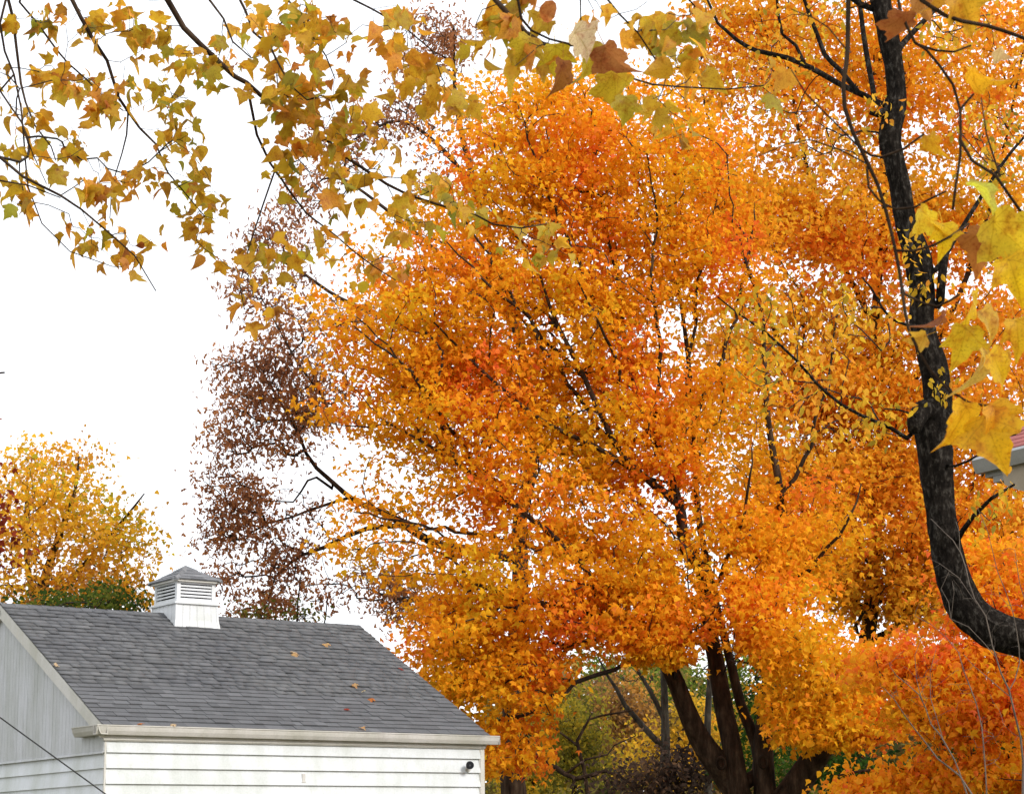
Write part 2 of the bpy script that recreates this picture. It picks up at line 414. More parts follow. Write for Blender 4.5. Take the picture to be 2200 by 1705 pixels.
def paint_mat(name, base, dirt, amt=.62, streak=True):
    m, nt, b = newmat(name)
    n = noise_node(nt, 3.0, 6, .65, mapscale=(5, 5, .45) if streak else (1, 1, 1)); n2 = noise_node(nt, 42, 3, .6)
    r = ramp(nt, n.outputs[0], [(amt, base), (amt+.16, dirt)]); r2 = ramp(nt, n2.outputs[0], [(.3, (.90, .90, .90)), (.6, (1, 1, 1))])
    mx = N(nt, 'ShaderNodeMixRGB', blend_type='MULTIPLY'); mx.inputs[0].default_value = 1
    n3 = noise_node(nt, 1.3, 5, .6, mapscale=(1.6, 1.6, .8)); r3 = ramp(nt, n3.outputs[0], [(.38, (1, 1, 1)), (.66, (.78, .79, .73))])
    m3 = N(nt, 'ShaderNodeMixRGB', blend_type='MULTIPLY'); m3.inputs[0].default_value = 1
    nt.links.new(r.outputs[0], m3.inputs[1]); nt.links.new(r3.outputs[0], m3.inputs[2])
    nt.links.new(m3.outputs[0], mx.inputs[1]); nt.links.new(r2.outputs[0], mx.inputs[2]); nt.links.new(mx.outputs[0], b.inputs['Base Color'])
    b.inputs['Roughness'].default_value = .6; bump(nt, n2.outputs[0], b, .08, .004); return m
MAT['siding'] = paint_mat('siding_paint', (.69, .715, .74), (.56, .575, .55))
MAT['gable'] = paint_mat('gable_board_shaded_paint', (.54, .55, .57), (.47, .48, .49), .5)  # grey darkened so the boards carry the gable end's shade in their colour
MAT['trim'] = paint_mat('trim_paint', (.62, .60, .56), (.60, .56, .49), .55)
MAT['gutter'] = paint_mat('gutter_metal', (.60, .575, .545), (.50, .47, .44), .55, False)
MAT['cup'] = paint_mat('cupola_paint', (.70, .715, .745), (.58, .58, .56), .66)
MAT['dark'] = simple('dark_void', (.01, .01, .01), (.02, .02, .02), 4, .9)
def shingle_mat(name, src, c=( .085, .088, .098)):
    m, nt, b = newmat(name)
    col = N(nt, 'ShaderNodeObjectInfo').outputs['Color'] if src == 'object' else N(nt, 'ShaderNodeAttribute', attribute_name='tint').outputs['Color']
    n = noise_node(nt, 150, 3, .7); n2 = noise_node(nt, 1.1, 4, .6)
    r = ramp(nt, n.outputs[0], [(.3, (.62, .62, .62)), (.7, (1.35, 1.35, 1.35))]); r2 = ramp(nt, n2.outputs[0], [(.3, (.86, .87, .9)), (.7, (1.1, 1.1, 1.08))])
    for q in (r, r2):
        mx = N(nt, 'ShaderNodeMixRGB', blend_type='MULTIPLY'); mx.inputs[0].default_value = 1
        nt.links.new(col, mx.inputs[1]); nt.links.new(q.outputs[0], mx.inputs[2]); col = mx.outputs[0]
    nt.links.new(col, b.inputs['Base Color']); b.inputs['Roughness'].default_value = .88; b.inputs['Specular IOR Level'].default_value = .25
    bump(nt, n.outputs[0], b, .5, .003); return m
MAT['shingle'] = shingle_mat('asphalt_shingle', 'object'); MAT['shingle_tint'] = shingle_mat('asphalt_shingle_field', 'tint')

garage = tag(empty('garage', tuple(GC), TH), 'white lap-sided garage with grey shingle roof and a louvred cupola', 'garage')
# body: five-sided prism just inside the cladding
b = MB(); zt = HE+SL*OE-.10; pk = HR-.10
pts = [(0, 0), (GW, 0), (GW, zt), (GW/2, pk), (0, zt)]
b.extrude([(p, q) for p, q in pts], lambda p, q: (.03, p+.0*q + (.03 if p == 0 else (-.03 if p == GW else 0)), q), lambda p, q: (GL-.03, p+(.03 if p == 0 else (-.03 if p == GW else 0)), q))
b.obj('wall', MAT['siding'], garage)
def plank_profile(t0=.036, t1=.006, h=EX): return [(0, 0), (-t0, 0), (-t1, h), (0, h)]
# front lap siding (normal is -y), gable lap siding (normal is -x)
nrow = 15
for k in range(-1, nrow):
    zb = Z1-EX*k-EX; zb = max(zb, 0.0); h = (Z1-EX*k)-zb
    if k == -1: zb = Z1; h = HE-.10-Z1
    if h < .03: continue
    MB().extrude(plank_profile(h=h+.012), lambda p, q: (.022, .03+p-.006, zb+q), lambda p, q: (GL-.07, .03+p-.006, zb+q)).obj('plank', MAT['siding'], garage)
    if k >= 0:
        MB().extrude(plank_profile(h=h+.012), lambda p, q: (.03+p-.006, GW-.022, zb+q), lambda p, q: (.03+p-.006, .008, zb+q)).obj('plank', MAT['siding'], garage)
# right gable and back are clad too
for k in range(nrow):
    zb = max(Z1-EX*k-EX, 0)
    MB().extrude(plank_profile(), lambda p, q: (GL-.03-p, .03, zb+q), lambda p, q: (GL-.03-p, GW-.03, zb+q)).obj('plank', MAT['siding'], garage)
# corner trims
MB().box(-.004, .020, -.004, .020, 0, HE-.10).obj('corner_trim', MAT['trim'], garage)
MB().box(GL-.068, GL+.002, -.008, .05, 0, HE-.08).obj('corner_trim', MAT['trim'], garage)
MB().box(GL-.086, GL-.070, -.002, .03, 0, HE-.08).obj('corner_bead', MAT['trim'], garage)
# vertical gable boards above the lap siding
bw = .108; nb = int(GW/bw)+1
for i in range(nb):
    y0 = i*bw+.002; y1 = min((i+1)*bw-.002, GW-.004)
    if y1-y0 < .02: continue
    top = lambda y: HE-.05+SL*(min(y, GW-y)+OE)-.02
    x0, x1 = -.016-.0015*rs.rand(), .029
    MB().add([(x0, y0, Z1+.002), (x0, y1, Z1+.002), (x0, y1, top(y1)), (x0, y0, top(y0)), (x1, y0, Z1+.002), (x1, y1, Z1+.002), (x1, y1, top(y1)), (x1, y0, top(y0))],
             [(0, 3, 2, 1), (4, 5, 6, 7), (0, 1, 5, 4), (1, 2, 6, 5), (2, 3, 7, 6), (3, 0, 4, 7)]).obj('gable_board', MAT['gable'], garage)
# drip rail where the boards end
MB().extrude([(0, 0), (-.012, 0), (-.006, .03), (0, .03)], lambda p, q: (-.0205+p, GW-.01, Z1-.014+q), lambda p, q: (-.0205+p, .0, Z1-.014+q)).obj('drip_rail', MAT['gable'], garage)
# roof: deck, rake boards, shingles
SLN = math.hypot(1, SL); DY = 1/SLN; DZ = SL/SLN; ROOFLEN = (GW/2+OE)*SLN
def rp(x, s, n, back=False):
    """roof point: x along the ridge, s up the slope from the eave, n off the deck"""
    y = -OE+s*DY-n*DZ; z = HE-.03+s*DZ+n*DY
    return (x, GW-y if back else y, z)
for back in (False, True):
    m = MB(); x0, x1 = -OL+.01, GL+OR-.01
    m.add([rp(x0, 0.02, -.05, back), rp(x1, .02, -.05, back), rp(x1, ROOFLEN-.02, -.05, back), rp(x0, ROOFLEN-.02, -.05, back), rp(x0, .02, .012, back), rp(x1, .02, .012, back), rp(x1, ROOFLEN, .012, back), rp(x0, ROOFLEN, .012, back)],
          [(0, 3, 2, 1), (4, 5, 6, 7), (0, 1, 5, 4), (1, 2, 6, 5), (2, 3, 7, 6), (3, 0, 4, 7)])
    roof = m.obj('roof', MAT['dark'], garage)
    if not back: roof_front = roof
    for xa, xb in ((-OL-.004, -.024), (GL-.0, GL+OR+.004)):      # rake board: deep face plus a thin cap
        m = MB(); ds = .155
        m.add([rp(xa, -.02, -ds, back), rp(xb, -.02, -ds, back), rp(xb, ROOFLEN, -ds, back), rp(xa, ROOFLEN, -ds, back), rp(xa, -.02, .010, back), rp(xb, -.02, .010, back), rp(xb, ROOFLEN, .010, back), rp(xa, ROOFLEN, .010, back)],
              [(0, 3, 2, 1), (4, 5, 6, 7), (0, 1, 5, 4), (1, 2, 6, 5), (2, 3, 7, 6), (3, 0, 4, 7)]); m.obj('rake_board', MAT['trim'], garage)
nrows = 31; ex = ROOFLEN/nrows
widths = [.13, .17, .22, .28]
def shingle_geo(w, e=ex):
    th, tl = .017, .004; o = e*1.25
    return [(0, 0, tl), (w, 0, tl), (w, o, .001), (0, o, .001), (0, 0, tl+th), (w, 0, tl+th), (w, o, .005), (0, o, .005)]
SF = [(0, 3, 2, 1), (4, 5, 6, 7), (0, 1, 5, 4), (1, 2, 6, 5), (2, 3, 7, 6), (3, 0, 4, 7)]
shared = {}
def shingle_color(k, x):
    v = .108*(1+.09*rs.normal()); v *= 1+.04*math.sin(k*1.7+x*2.1)
    v = min(max(v, .060), .17); return (v*.985, v, v*1.045)
field_v, field_c = [], []
rot = Matrix.Rotation(math.atan(SL), 4, 'X')
placed = 0
for back in (False, True):
    for k in range(nrows):
        x = -OL - .003 - (rs.rand()*.15 if k % 2 else 0.0); xend = GL+OR+.003
        x = max(x, -OL-.003)
        while x < xend-.02:
            w = widths[rs.randint(4)]; w2 = min(w, xend-x)
            if xend-(x+w2) < .05: w2 = xend-x
            s0 = k*ex - (.025 if k == 0 else 0) + rs.normal()*.0015; c = shingle_color(k, x); lift = rs.choice([0, 0, .003, .007])
            if not back and placed < 300 and k < 16:
                key = round(w2, 3)
                if key not in shared: shared[key] = MB().add(shingle_geo(w2-.003), SF).mesh('shingle'); shared[key].materials.append(MAT['shingle'])
                o = link('shingle', shared[key], roof_front); o.color = (*c, 1); p = rp(x, s0, .012+lift)
                o.matrix_local = Matrix.Translation(p) @ rot; placed += 1
            else:
                for q in shingle_geo(w2-.003): field_v.append(rp(x+q[0], s0+q[1], .012+lift+q[2], back)); field_c.append(c)
            x += w2
nf = len(field_v)//8; FF = (np.array(SF)[None]+np.arange(nf)[:, None, None]*8).reshape(-1, 4)
o = link('shingle_field', np_mesh('shingle_field', np.array(field_v), [FF], tint=np.array(field_c)), roof_front, MAT['shingle_tint']); o['kind'] = 'stuff'
# ridge caps
x = -OL-.004
capm = None
while x < GL+OR:
    w = .21; m = MB(); xe = min(x+w+.03, GL+OR+.004); e = .11
    zr = HE-.03+ROOFLEN*DZ+.012*DY; A = [(-e*DY, zr+.020-e*DZ), (0, zr+.026), (e*DY, zr+.020-e*DZ), (e*DY, zr+.012-e*DZ), (0, zr+.017), (-e*DY, zr+.012-e*DZ)]
    m.extrude(A, lambda p, q: (x, GW/2+p, q+.006), lambda p, q: (xe, GW/2+p, q)); o = m.obj('ridge_cap', MAT['shingle'], roof_front); c = shingle_color(3, x); o.color = (*c, 1); x += w
# gutter with a short return round the near corner, fascia and frieze behind it
GT = HE-.012; GH = .125; gd = .115
gp = [(0, 0), (-.075, 0), (-.082, .012), (-.100, .05), (-.108, .085), (-.112, .110), (-.120, .112), (-.120, GH), (-.108, GH), (-.104, .100), (-.074, .012), (-.008, .012), (-.008, GH), (0, GH)]
yb = -.024
gx0, gx1 = -OL-.10, GL+.19
MB().extrude(gp, lambda p, q: (gx0+.0+(p+.120)*-.0, yb+p, GT-GH+q), lambda p, q: (gx1, yb+p, GT-GH+q-.015)).obj('gutter', MAT['gutter'], garage)
MB().box(gx1, gx1+.004, yb-.116, yb, GT-GH-.015, GT-.02).obj('gutter_end', MAT['gutter'], garage)
# return: same profile turned along the gable
MB().extrude(gp, lambda p, q: (-.03+p*1.25, .66, GT-GH+q), lambda p, q: (-.03+p*1.25, yb-.118, GT-GH+q+.001)).obj('gutter_return', MAT['gutter'], garage)
MB().box(-.024, GL+.01, -.022, .02, GT-GH-.075, GT-.03).obj('fascia', MAT['trim'], garage)
MB().box(-.035, GL+.012, -.034, .0, GT-GH-.062, GT-GH-.040).obj('frieze', MAT['trim'], garage)
# small metal bracket on the siding
def wall_hit(px, py):
    a, b_ = g_local(CAM), g_local(at(px, py, 30.0)); t = (a[1]-0.0)/(a[1]-b_[1]); return a+(b_-a)*t
p = wall_hit(652, 1669)
MB().box(p[0]-.022, p[0]+.022, -.010, .016, p[2]-.055, p[2]+.05).box(p[0]-.03, p[0]+.03, -.014, .016, p[2]-.07, p[2]-.0551).obj('wall_bracket', MAT['gutter'], garage)
# cupola
def cup():
    q = roof_hit(375.8, 1344.6); q2 = roof_hit(472.7, 1350.6)
    x0, x1 = q[0], q2[0]; yh = GW/2-q[1]; xm = (x0+x1)/2; hb = (x1-x0)/2; zb = q[2]; ym = GW/2
    root = link('cupola', None, garage)
    root.empty_display_size = .2
    ht = hb*.925; pxm = np.linalg.norm(g_world((xm, ym, zb))-CAM)/F
    zt = zb+ (1344.6-1297)*pxm*1.02
    return root, xm, ym, hb, yh, ht, zb, zt, pxm
root, xm, ym, hb, hy, ht, zb, zt, pm = cup()
h0 = max(hb, hy*.96); h0y = hy
z_low = zb-.05
# flared skirt: boards on all four faces
def ring(hx, hyy, z): return [(xm-hx, ym-hyy, z), (xm+hx, ym-hyy, z), (xm+hx, ym+hyy, z), (xm-hx, ym+hyy, z)]
zz = [zb, zb+.30*(zt-zb), zt]; hh = [1.0, .955, .925]
nbd = 6
for side in range(4):
    for i in range(nbd):
        a, b2 = i/nbd, (i+1)/nbd; g = .006; m = MB(); vs_ = []
        for off in (0, -.03):
            for z, k in zip(zz, hh):
                R4 = ring(hb*k+off, hy*k+off, z); p0, p1 = np.array(R4[side]), np.array(R4[(side+1) % 4])
                vs_ += [tuple(p0+(p1-p0)*(a+g/2)), tuple(p0+(p1-p0)*(b2-g/2))]
        m.add(vs_, [(0, 1, 3, 2), (2, 3, 5, 4), (6, 8, 9, 7), (8, 10, 11, 9), (0, 2, 8, 6), (2, 4, 10, 8), (1, 7, 9, 3), (3, 9, 11, 5), (4, 5, 11, 10), (0, 6, 7, 1)])
        o = m.obj('skirt_board', MAT['cup'], root)
for sx, sy in ((-1, -1), (1, -1), (1, 1), (-1, 1)):       # corner boards of the skirt
    m = MB(); e = .035; vs_ = []
    for z, k in zip(zz, hh):
        x, y = xm+sx*(hb*k+.006), ym+sy*(hy*k+.006); vs_ += [(x, y, z), (x-sx*e, y, z), (x-sx*e, y-sy*e, z), (x, y-sy*e, z)]
    f = [(0, 1, 2, 3), (8, 9, 10, 11)]
    for L in (0, 4):
        for i in range(4): f.append((L+i, L+(i+1) % 4, L+4+(i+1) % 4, L+4+i))
    m.add(vs_, f).obj('corner_board', MAT['cup'], root)
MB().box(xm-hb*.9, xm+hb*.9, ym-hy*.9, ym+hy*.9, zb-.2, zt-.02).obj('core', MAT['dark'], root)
kx, ky = hb*.925, hy*.925
MB().box(xm-kx-.03, xm+kx+.03, ym-ky-.03, ym+ky+.03, zt, zt+.030).obj('ledge', MAT['cup'], root)
lz0 = zt+.030; lz1 = zt+(1297-1247)*pm*1.02; bx, by = kx*.93, ky*.93
MB().box(xm-bx, xm+bx, ym-by, ym+by, lz0, lz0+.035).obj('sill', MAT['cup'], root)
MB().box(xm-bx-.004, xm+bx+.004, ym-by-.004, ym+by+.004, lz1-.055, lz1).obj('head_rail', MAT['cup'], root)
ps = .062
for sx in (-1, 1):
    for sy in (-1, 1):
        xa, ya = xm+sx*(bx-ps/2+.002), ym+sy*(by-ps/2+.002); MB().box(xa-ps/2, xa+ps/2, ya-ps/2, ya+ps/2, lz0+.001, lz1-.001).obj('post', MAT['cup'], root)
MB().box(xm-bx+.09, xm+bx-.09, ym-by+.09, ym+by-.09, lz0+.03, lz1-.04).obj('dark_inside', MAT['dark'], root)  # near-black block, painted shade for the unlit space behind the slats
ns = 5; gap = (lz1-.055-lz0-.035)/ns
for i in range(ns):
    z = lz0+.035+gap*i; pr = [(0, 0), (.06, gap*.75), (.06, gap*.75+.008), (0, gap*.50)]
    for sy in (-1, 1):
        MB().extrude(pr, lambda p, q: (xm-bx+ps-.004, ym+sy*(by-.008-p), z+q), lambda p, q: (xm+bx-ps+.004, ym+sy*(by-.008-p), z+q)).obj('slat', MAT['cup'], root)
    for sx in (-1, 1):
        MB().extrude(pr, lambda p, q: (xm+sx*(bx-.008-p), ym-by+ps-.004, z+q), lambda p, q: (xm+sx*(bx-.008-p), ym+by-ps+.004, z+q)).obj('slat', MAT['cup'], root)
# hipped roof, slightly concave, in overlapping courses
rh = (1254-1221)*pm*1.0; ov = .06
nc = 4
for c in range(nc):
    t0, t1 = c/nc, (c+1)/nc+.06
    def prof(t): t = min(t, 1.0); return (1-t), rh*(t**1.12)
    k0, za = prof(t0); k1, zb2 = prof(t1 if c < nc-1 else 1.0); k1 = max(k1, .02)
    for side in range(4):
        def P4(k, z, lift): return ring((bx+ov)*k+.01*lift, (by+ov)*k+.01*lift, lz1+z+.006*lift)
        A = P4(k0, za, 2.2); B = P4(k1, zb2, 1.0); A2 = P4(k0, za-.012, 1); 
        nseg = max(1, 3-c)
        for i in range(nseg):
            u0, u1 = i/nseg, (i+1)/nseg
            f = lambda Q, u: tuple(np.array(Q[side])+(np.array(Q[(side+1) % 4])-np.array(Q[side]))*u)
            m = MB().add([f(A, u0), f(A, u1), f(B, u1), f(B, u0), f(A2, u0), f(A2, u1)], [(0, 1, 2, 3), (4, 5, 1, 0), (4, 3, 2, 5), (0, 3, 4), (1, 5, 2)])
            o = m.obj('roof_shingle', MAT['shingle'], root); v = .15*(1+.16*rs.normal()); o.color = (v*.98, v, v*1.06, 1)
MB().add(ring((bx+ov)*.985, (by+ov)*.985, lz1+.001)+ring((bx+ov)*.985, (by+ov)*.985, lz1-.03), [(0, 1, 2, 3), (7, 6, 5, 4), (0, 4, 5, 1), (1, 5, 6, 2), (2, 6, 7, 3), (3, 7, 4, 0)]).obj('eave_board', MAT['trim'], root)
for side in range(4):          # hip caps
    P0 = np.array(ring(bx+ov+.012, by+ov+.012, lz1+.012)[side]); P1 = np.array([xm, ym, lz1+rh+.03])
    for i in range(3):
        a = P0+(P1-P0)*(i/3); c_ = P0+(P1-P0)*min((i+1.15)/3, 1); a[2] -= .012*math.sin(math.pi*i/3); c_[2] -= .012*math.sin(math.pi*min((i+1)/3, 1))
        dr = unit(c_-a); sd_ = unit(np.cross(dr, [0, 0, 1]))*.062; dn = np.array([0, 0, -.028])
        m = MB().add([a+np.array([0, 0, .018]), c_+np.array([0, 0, .006]), a+sd_+dn, c_+sd_*.8+dn, a-sd_+dn, c_-sd_*.8+dn, a+dn*1.3, c_+dn*1.3], [(0, 2, 3, 1), (0, 1, 5, 4), (2, 6, 7, 3), (4, 5, 7, 6), (0, 4, 6, 2), (1, 3, 7, 5)])
        o = m.obj('hip_cap', MAT['shingle'], root); v = .16*(1+.12*rs.normal()); o.color = (v*.98, v, v*1.05, 1)

# flood lamp on the right of the garage wall
p = wall_hit(1001, 1645); lp = empty('flood_lamp', tuple(g_world((p[0], -.02, p[2]))), TH)
lp.scale = (.82, .82, .82); tag(lp, 'small black round flood lamp on the white siding near the right corner', 'lamp')
def lathe(prof, n=20):
    m = MB(); V = []; Fc = []
    for r_, h_ in prof:
        for k in range(n): V.append((r_*math.cos(2*math.pi*k/n), h_, r_*math.sin(2*math.pi*k/n)))
    for i in range(len(prof)-1):
        for k in range(n): Fc.append((i*n+k, i*n+(k+1) % n, (i+1)*n+(k+1) % n, (i+1)*n+k))
    Fc.append(tuple(range(n))); Fc.append(tuple(range((len(prof)-1)*n, len(prof)*n))[::-1])
    return m.add(V, Fc)
MAT['lamp_black'] = simple('lamp_black', (.012, .013, .016), (.035, .036, .042), 30, .4); MAT['glass'] = simple('lamp_lens', (.16, .17, .19), (.22, .23, .25), 10, .15)
o = lathe([(.05, .035), (.052, .02), (.05, -.005), (.02, -.012)]).obj('mounting_plate', MAT['gutter'], lp); o.location = (.03, -.002, -.05)
o = lathe([(.012, .03), (.012, -.05), (.016, -.075)], 10).obj('arm', MAT['lamp_black'], lp); o.location = (.02, 0, -.03)
o = lathe([(.03, .055), (.055, .035), (.068, 0), (.072, -.04), (.066, -.052), (.060, -.050)], 24).obj('lamp_head', MAT['lamp_black'], lp); o.location = (-.005, -.10, .02); o.rotation_euler = (.25, 0, -.5)
o2 = lathe([(.062, -.040), (.050, -.047), (.02, -.050)], 20).obj('lens', MAT['glass'], lp); o2.location = o.location; o2.rotation_euler = o.rotation_euler

# ------------------------------------------------------------------ house corner at the right edge
def house():
    P0 = at(2106, 991, 22.0); lo, hi = 15.0, 22.0
    for _ in range(50):
        md = (lo+hi)/2
        if at(2400, 919, md)[2] > P0[2]: hi = md
        else: lo = md
    P1 = at(2400, 919, (lo+hi)/2); d = P1-P0; d[2] = 0; Lh = np.linalg.norm(d); d /= Lh; rz = math.atan2(d[1], d[0])
    h = empty('house', (P0[0], P0[1], 0), rz); z = P0[2]
    tag(h, 'corner of a house with red shingle roof and grey gutter at the right edge', 'house')
    tan = paint_mat('tan_wall_paint', (.34, .27, .19), (.28, .22, .15)); grey = paint_mat('grey_gutter_paint', (.28, .27, .25), (.2, .19, .17)); white = paint_mat('drip_edge_paint', (.66, .67, .72), (.5, .5, .52))
    red = shingle_mat('red_shingle', 'object')
    # local x along the gutter towards the viewer, +y away to the right side of the house
    sgn = 1.0
    gpf = [(0, -.14), (.08, -.14), (.10, -.09), (.12, -.03), (.13, 0), (.115, 0), (.10, -.03), (.07, -.125), (.01, -.125), (.01, 0), (0, 0)]
    MB().extrude(gpf, lambda p, q: (.0+p*.0, -p, z+q-.005), lambda p, q: (9, -p, z+q-.005)).obj('gutter', grey, h)
    MB().box(-.02, 9, -.10, .08, z+.002, z+.03).obj('drip_edge', white, h)
    MB().box(.05, 9, .012, .30, z-.19, z-.02).obj('soffit', grey, h)
    MB().box(.16, .32, .02, .32, z-.26, z-.192).obj('beam', grey, h)
    MB().box(1.3, 9, .08, 5.0, 0, z-.03).obj('wall', tan, h)
    MB().extrude([(.34, -.145), (1.3, -.145), (1.3, -.9), (.9, -.52), (.55, -.40), (.37, -.32)], lambda p, q: (p, -.02, z+q), lambda p, q: (p, .20, z+q)).obj('bracket', tan, h)
    for k in range(16):
        for j in range(12):
            a = j*.75+(.3 if k % 2 else 0)-.02; b3 = min(a+.74, 9); s0 = k*.15; s1 = s0+.17
            if a < -.02: a = -.02
            y0, y1 = -.10+s0*.85, -.10+s1*.85; z0, z1 = z+.03+s0*.5, z+.03+s1*.5
            o = MB().add([(a, y0, z0+.014), (b3, y0, z0+.014), (b3, y1, z1+.004), (a, y1, z1+.004), (a, y0, z0), (b3, y0, z0), (b3, y1, z1-.006), (a, y1, z1-.006)], [(0, 1, 2, 3), (7, 6, 5, 4), (4, 5, 1, 0), (1, 5, 6, 2), (2, 6, 7, 3), (3, 7, 4, 0)]).obj('shingle', red, h)
            v = 1+.15*rs.normal(); o.color = (.30*v, .095*v, .085*v, 1)
    MB().add([(-.02, -.08, z+.02), (9, -.08, z+.02), (9, 2.1, z+1.25), (-.02, 2.1, z+1.25), (-.02, 4.9, z+.02), (9, 4.9, z+.02)], [(0, 1, 2, 3), (3, 2, 5, 4), (0, 3, 4), (1, 5, 2), (0, 4, 5, 1)]).obj('roof', MAT['dark'], h)
house()

# ------------------------------------------------------------------ guy wire
wp = [at(-900, 885, 20.0), at(0, 1538, 21.0), at(230, 1705, 21.3)]
# straight cable from high on the left to an anchor in the lawn
A0, A1 = wp[0], wp[2]; dirw = unit(A1-A0); tg = A1[2]/-dirw[2]; A2 = A1+dirw*tg
Pw, Rw = catmull([A0, A0+(A2-A0)*.5+np.array([0, 0, -.01]), A2], [.007, .007, .007], .4)
V, q, t = tube(Pw, Rw, 8); MAT['cable'] = simple('cable_black', (.008, .008, .009), (.02, .02, .022), 30, .5)
tag(link('guy_wire', np_mesh('guy_wire', V, [q, t], smooth=True), None, MAT['cable']), 'thin black wire slanting down across the garage gable', 'wire')

# ------------------------------------------------------------------ fallen leaves on the garage roof
BL_FALL = [blade(MAPLE_SOFT, True, .35, .5, .2), blade(MAPLE_NEAR, True, -.25, .6, -.3)]
def blade_mesh(bl, name='leaf', mat=None, stalk=.45):
    V, T, uv = bl
    # slender stalk
    n0 = len(V); w = .012
    st = np.array([[-w, .02, 0], [w, .02, 0], [w*.8, -stalk*.6, -.05*stalk], [-w*.8, -stalk*.6, -.05*stalk], [w*.9, -stalk, -.14*stalk], [-w*.9, -stalk, -.14*stalk]])
    V2 = np.vstack([V, st]); T2 = np.vstack([T, [[n0, n0+1, n0+2], [n0, n0+2, n0+3], [n0+3, n0+2, n0+4], [n0+3, n0+4, n0+5]]])
    me = np_mesh(name, V2, [T2], smooth=True)
    uvl = me.uv_layers.new(name='UVMap'); idx = T2.ravel(); uvs = np.vstack([uv, st[:, :2]])[idx].astype(np.float32); uvl.data.foreach_set('uv', uvs.ravel())
    if mat: me.materials.append(mat)
    return me
FM = [blade_mesh(b_, 'fallen_leaf', MAT['leaf_near'], .3) for b_ in BL_FALL]
PALE, TAN, ORG, RED = (.80, .62, .42), (.72, .46, .22), (.70, .25, .06), (.50, .07, .04)
for px, py, c, sz, lab in [
    (122, 1432, PALE, .09, 'pale fallen leaf at the rake edge of the garage roof'),
    (631, 1402, PALE, .10, 'pale fallen leaf overlapping a tan one high on the garage roof'),
    (634, 1409, TAN, .11, 'tan fallen leaf just under a pale one on the garage roof'),
    (700, 1389, TAN, .12, 'topmost tan fallen leaf on the garage roof'),
    (762, 1476, TAN, .10, 'tan fallen leaf just up-slope of a small cream leaf on the roof'),
    (779, 1486, (.85, .74, .45), .07, 'small cream fallen leaf in the middle of the roof'),
    (796, 1505, ORG, .11, 'orange fallen leaf lowest of the short line of three on the roof'),
    (743, 1524, RED, .09, 'dull red fallen leaf lying low on the garage roof'),
    (779, 1567, TAN, .10, 'tan fallen leaf lying right above the garage gutter'),
    (862, 1438, RED, .09, 'red fallen leaf near the right rake of the roof'),
    (300, 1556, ORG, .08, 'dark orange fallen leaf at the left part of the gutter'),
    (370, 1559, PALE, .08, 'pale fallen leaf caught on the rim of the gutter')]:
    q = roof_hit(px, py); o = link('fallen_leaf', FM[rs.randint(2)]); o.color = (*c, 1)
    nrm = Wd*(-SL/SLN)+np.array([0, 0, 1/SLN]); w0 = g_world(q)+nrm*.03; a = rs.rand()*6.28; tdir = U*math.cos(a)+(Wd*DY+np.array([0, 0, DZ]))*math.sin(a)
    o.matrix_world = leaf_matrix(w0-tdir*sz*.5, tdir, nrm+rs.normal(size=3)*.25, sz); tag(o, lab, 'leaf', 'leaves fallen on the garage roof')

# ------------------------------------------------------------------ big orange maple (behind the garage)
T_FAR = [blade(MAPLE_FAR, False, .22, .25), blade(outline([(.22, -.02), (.44, .30), (.30, .60), (0, .95)]), False, .5, .5), blade(outline([(.30, -.08), (.60, .44), (.18, .42), (0, 1.05)]), False, -.2, .6), blade(outline([(.16, .02), (.36, .40), (.12, .55), (0, .9)]), False, .8, .3)]; T_OVAL = blade(OVAL, False, .25, .3); T_OAK = blade(OAK, False, .35, .5)
ORANGE = [(.66, .44, .02), (.80, .45, .018), (.90, .43, .018), (.92, .35, .018), (.92, .24, .03), (.90, .17, .05)]
ORANGE_B = [(.56, .40, .04), (.76, .45, .03), (.88, .46, .03), (.90, .38, .028), (.90, .27, .035), (.86, .18, .05)]

